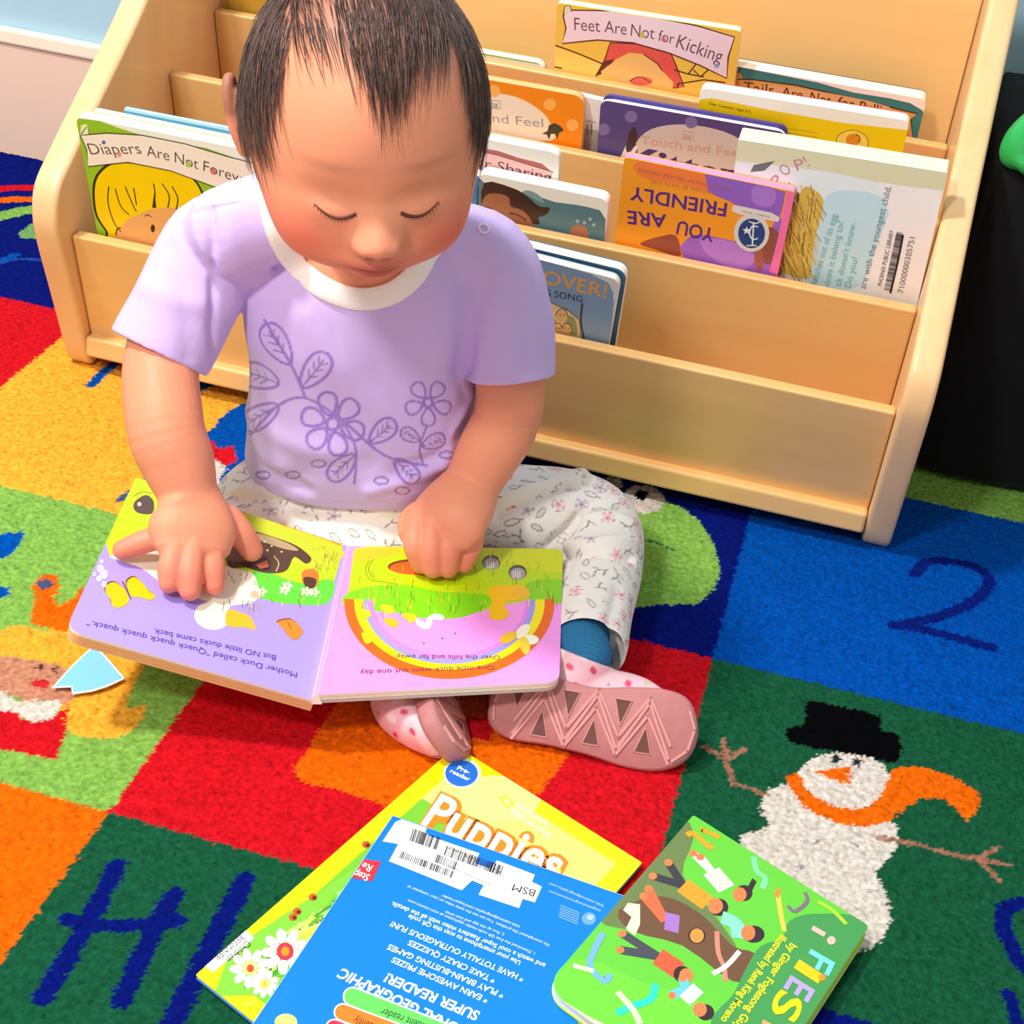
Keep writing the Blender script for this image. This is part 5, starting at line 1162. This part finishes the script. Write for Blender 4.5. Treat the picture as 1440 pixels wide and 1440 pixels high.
for pts, wd, am in (([(297, 300), (300, 400), (298, 480), (300, 512)], .0035, -.0035), ([(320, 300), (325, 400), (335, 500)], .010, .0022), ([(330, 290), (300, 293), (272, 300)], .002, -.0012),
    ([(655, 480), (650, 520), (655, 560)], .006, -.0025), ([(690, 380), (670, 430), (652, 480), (648, 520)], .009, -.0028), ([(636, 360), (630, 430), (626, 500)], .010, .0022), ([(665, 360), (650, 420), (640, 470)], .009, -.0016),
    ([(430, 450), (480, 520), (560, 590), (640, 640)], .012, .0026), ([(340, 610), (370, 660), (430, 690)], .006, -.0035), ([(350, 580), (400, 620), (480, 640)], .010, .0022), ([(560, 660), (610, 640), (650, 600)], .006, -.003), ([(520, 690), (580, 672), (640, 640)], .006, .003),
    ([(660, 560), (640, 600), (620, 650)], .005, .003), ([(380, 700), (440, 660), (520, 650)], .008, -.002), ([(200, 400), (240, 420), (285, 430)], .008, .002), ([(715, 400), (735, 450), (745, 500)], .006, -.002), ([(240, 350), (260, 420), (265, 500)], .008, -.0018)):
    P = fold(P, N, B, pts, wd, am)
nz = np.array([noise.noise(V(p) * 28) for p in P]); P = P + N * (nz * .0016)[:, None]
setco(shirt, P); N = nrm(shirt); B = bvh(shirt)
col = np.tile(np.array(lin((214, 190, 246))), (len(P), 1))
hem = P[:, 2] < .062
G1 = (158, 128, 212); G2 = (150, 124, 196)
def S_(pts, wd=.0013, c=G2, sm=5): stroke(P, col, B, pts, wd, c, sm)
# sleeve hems, shoulder seam
# plain leafy line drawing
def leaf(c, L, w_, ang, wd=.0022, col_=G1, vein=True):
    ca, sa = math.cos(ang), math.sin(ang); q = lambda u, v: (c[0] + u * ca - v * sa, c[1] + u * sa + v * ca)
    S_([q(L * (1 - math.cos(t)) / 2, w_ * math.sin(t) * (1.1 - .35 * math.cos(t))) for t in np.linspace(0, math.pi, 8)], wd, col_, 3)
    S_([q(L * (1 - math.cos(t)) / 2, -w_ * math.sin(t) * (1.1 - .35 * math.cos(t))) for t in np.linspace(0, math.pi, 8)], wd, col_, 3)
    if vein:
        S_([q(0, 0), q(L * .5, w_ * .08), q(L * .82, 0)], wd * .55, G2, 4)
        for k in (.3, .5, .68): S_([q(L * k, 0), q(L * (k + .14), w_ * .55)], wd * .45, G2); S_([q(L * k, 0), q(L * (k + .14), -w_ * .55)], wd * .45, G2)
def bloom(c, r, n, wd=.0020):
    for k in range(n):
        a = 2 * math.pi * k / n + .3; leaf((c[0] + r * .28 * math.cos(a), c[1] + r * .28 * math.sin(a)), r * .75, r * .26, a, wd, G1, False)
    S_([(c[0] + r * .2 * math.cos(t), c[1] + r * .2 * math.sin(t)) for t in np.linspace(0, 2 * math.pi, 9)], .0026, G1, 3)
S_([(352, 612), (392, 570), (430, 560), (480, 590), (540, 640), (600, 655)], .0022, G1); S_([(430, 560), (408, 510), (372, 450)], .0022, G1); S_([(480, 590), (500, 630), (498, 680)], .0018, G1)
leaf((408, 512), 66, 15, -2.15); leaf((392, 540), 56, 15, 3.5); leaf((424, 545), 60, 15, -.9); leaf((392, 570), 58, 14, 2.6); leaf((520, 622), 46, 12, -.7); leaf((500, 640), 50, 12, 2.4); leaf((556, 646), 44, 11, .8)
bloom((468, 596), 44, 6, .0024); bloom((602, 566), 32, 5, .0018); S_([(600, 600), (590, 630), (596, 655)], .0016); leaf((594, 628), 34, 9, -.4, .0016, G2); leaf((590, 620), 30, 8, -2.6, .0016, G2)
for q in ((412, 668), (448, 652), (536, 676), (566, 690), (370, 668), (628, 640)): S_([(q[0] + 10 * math.cos(t), q[1] + 5 * math.sin(t)) for t in np.linspace(0, 2 * math.pi, 10)], .0015, G2, 3)
S_([(395, 700), (450, 704), (520, 706), (590, 696)], .0008, (196, 172, 226)); S_([(335, 284), (318, 287), (298, 290)], .0010, (180, 155, 212))
# collar band
cp = [(378, 252), (382, 292), (394, 334), (418, 374), (454, 404), (500, 420), (546, 414), (580, 390), (600, 358), (612, 326)]
H_ = [hit(B, *p) for p in cp]; H_ = [h for h in H_ if h is not None]
back = [HV(.045, .01, -.085), HV(.02, .055, -.075), HV(-.03, .05, -.065)]
a0, a1 = H_[-1], H_[0]; mid = V((.335, -.245, .318))
ring = [V(h) for h in H_] + [a1 * .25 + a0 * .75 + V((0, .030, .018)), mid, a1 * .75 + a0 * .25 + V((0, .030, .016))]
ctr = sum(ring, V()) / len(ring); cl = [V(q) for q in cr([tuple(p) for p in ring], 6, True)]; vs, fs = [], []; m = len(cl); sg_ = 12
for i, p in enumerate(cl):
    t = (cl[(i + 1) % m] - cl[i - 1]).normalized(); d = B.find_nearest(p); n = V(d[1]) if d[1] else UP
    if d[3] and d[3] > .012: n = (p - ctr).normalized() * .6 + UP * .5
    n = (n - t * n.dot(t)).normalized(); s = t.cross(n)
    for k in range(sg_):
        a = 2 * math.pi * k / sg_; vs.append(p + s * math.cos(a) * .0078 + n * (math.sin(a) * .0022 + .0008))
for i in range(m):
    for k in range(sg_): fs.append((i * sg_ + k, i * sg_ + (k + 1) % sg_, ((i + 1) % m) * sg_ + (k + 1) % sg_, ((i + 1) % m) * sg_ + k))
# open neckline: cloth inside the ring drops away from the skin
Nn_ = (FW * .62 + UP * .78).normalized(); e1 = LA; e2 = Nn_.cross(e1)
rg2 = [((p - ctr).dot(e1), (p - ctr).dot(e2)) for p in cl]; q = P - np.array(ctr); ins = inpoly(q @ np.array(e1), q @ np.array(e2), rg2) & (np.abs(q @ np.array(Nn_)) < .05)
P[ins] -= N[ins] * .011; setco(shirt, P)
set_col(shirt, col); shirt_o = finish(shirt, 't_shirt', mat('lilac_jersey', (214, 190, 246), .88, .012, 200, .06, .2, attr='col', sheen=.12), child, 'lilac short-sleeved t-shirt with purple line drawing')
c_ = mesh('collar', vs, fs, mat('white_rib', (255, 250, 242), .85, .03, 400, .2, .2), None, shirt_o, True); c_['label'] = 'white ribbed collar'
# snap ring on the shoulder
sp_ = hit(B, 680, 322)
if sp_:
    n = V(B.find_nearest(sp_)[1]); a = n.cross(V((.3, .2, .9))).normalized(); b = n.cross(a)
    vs, fs = [], []
    for i in range(24):
        t = 2 * math.pi * i / 24; r_ = a * math.cos(t) + b * math.sin(t)
        for k in range(8): u = 2 * math.pi * k / 8; vs.append(sp_ + r_ * (.0034 + .0007 * math.cos(u)) + n * (.0006 + .0007 * math.sin(u)))
    for i in range(24):
        for k in range(8): fs.append((i * 8 + k, i * 8 + (k + 1) % 8, ((i + 1) % 24) * 8 + (k + 1) % 8, ((i + 1) % 24) * 8 + k))
    s_ = mesh('snap', vs, fs, mat('snap_white', (245, 235, 250), .3), None, shirt_o, True); s_['label'] = 'white ring snap on the shoulder'
# ---------------------------------------------------------------- light
def area(name, loc, tgt, size, power, col):
    l = bpy.data.lights.new(name, 'AREA'); l.shape = 'DISK'; l.size = size; l.energy = power; l.color = col
    o = bpy.data.objects.new(name, l); COL.objects.link(o); o.location = loc; o.rotation_euler = (V(tgt) - V(loc)).to_track_quat('-Z', 'Y').to_euler(); return o
area('ceiling_light', (-.38, -.78, 2.0), (.3, -.3, 0), .20, 34, (1, .97, .92))
area('ceiling_light', (-.25, -2.2, 2.2), (.4, -.2, .1), .30, 33, (1, .97, .93))
w = bpy.data.worlds.new('world'); scn.world = w; w.use_nodes = True
w.node_tree.nodes['Background'].inputs[0].default_value = (1, .98, .96, 1); w.node_tree.nodes['Background'].inputs[1].default_value = .46
scn.view_settings.view_transform = 'Standard'; scn.view_settings.look = 'None'; scn.view_settings.gamma = 1; scn.view_settings.exposure = 0.15
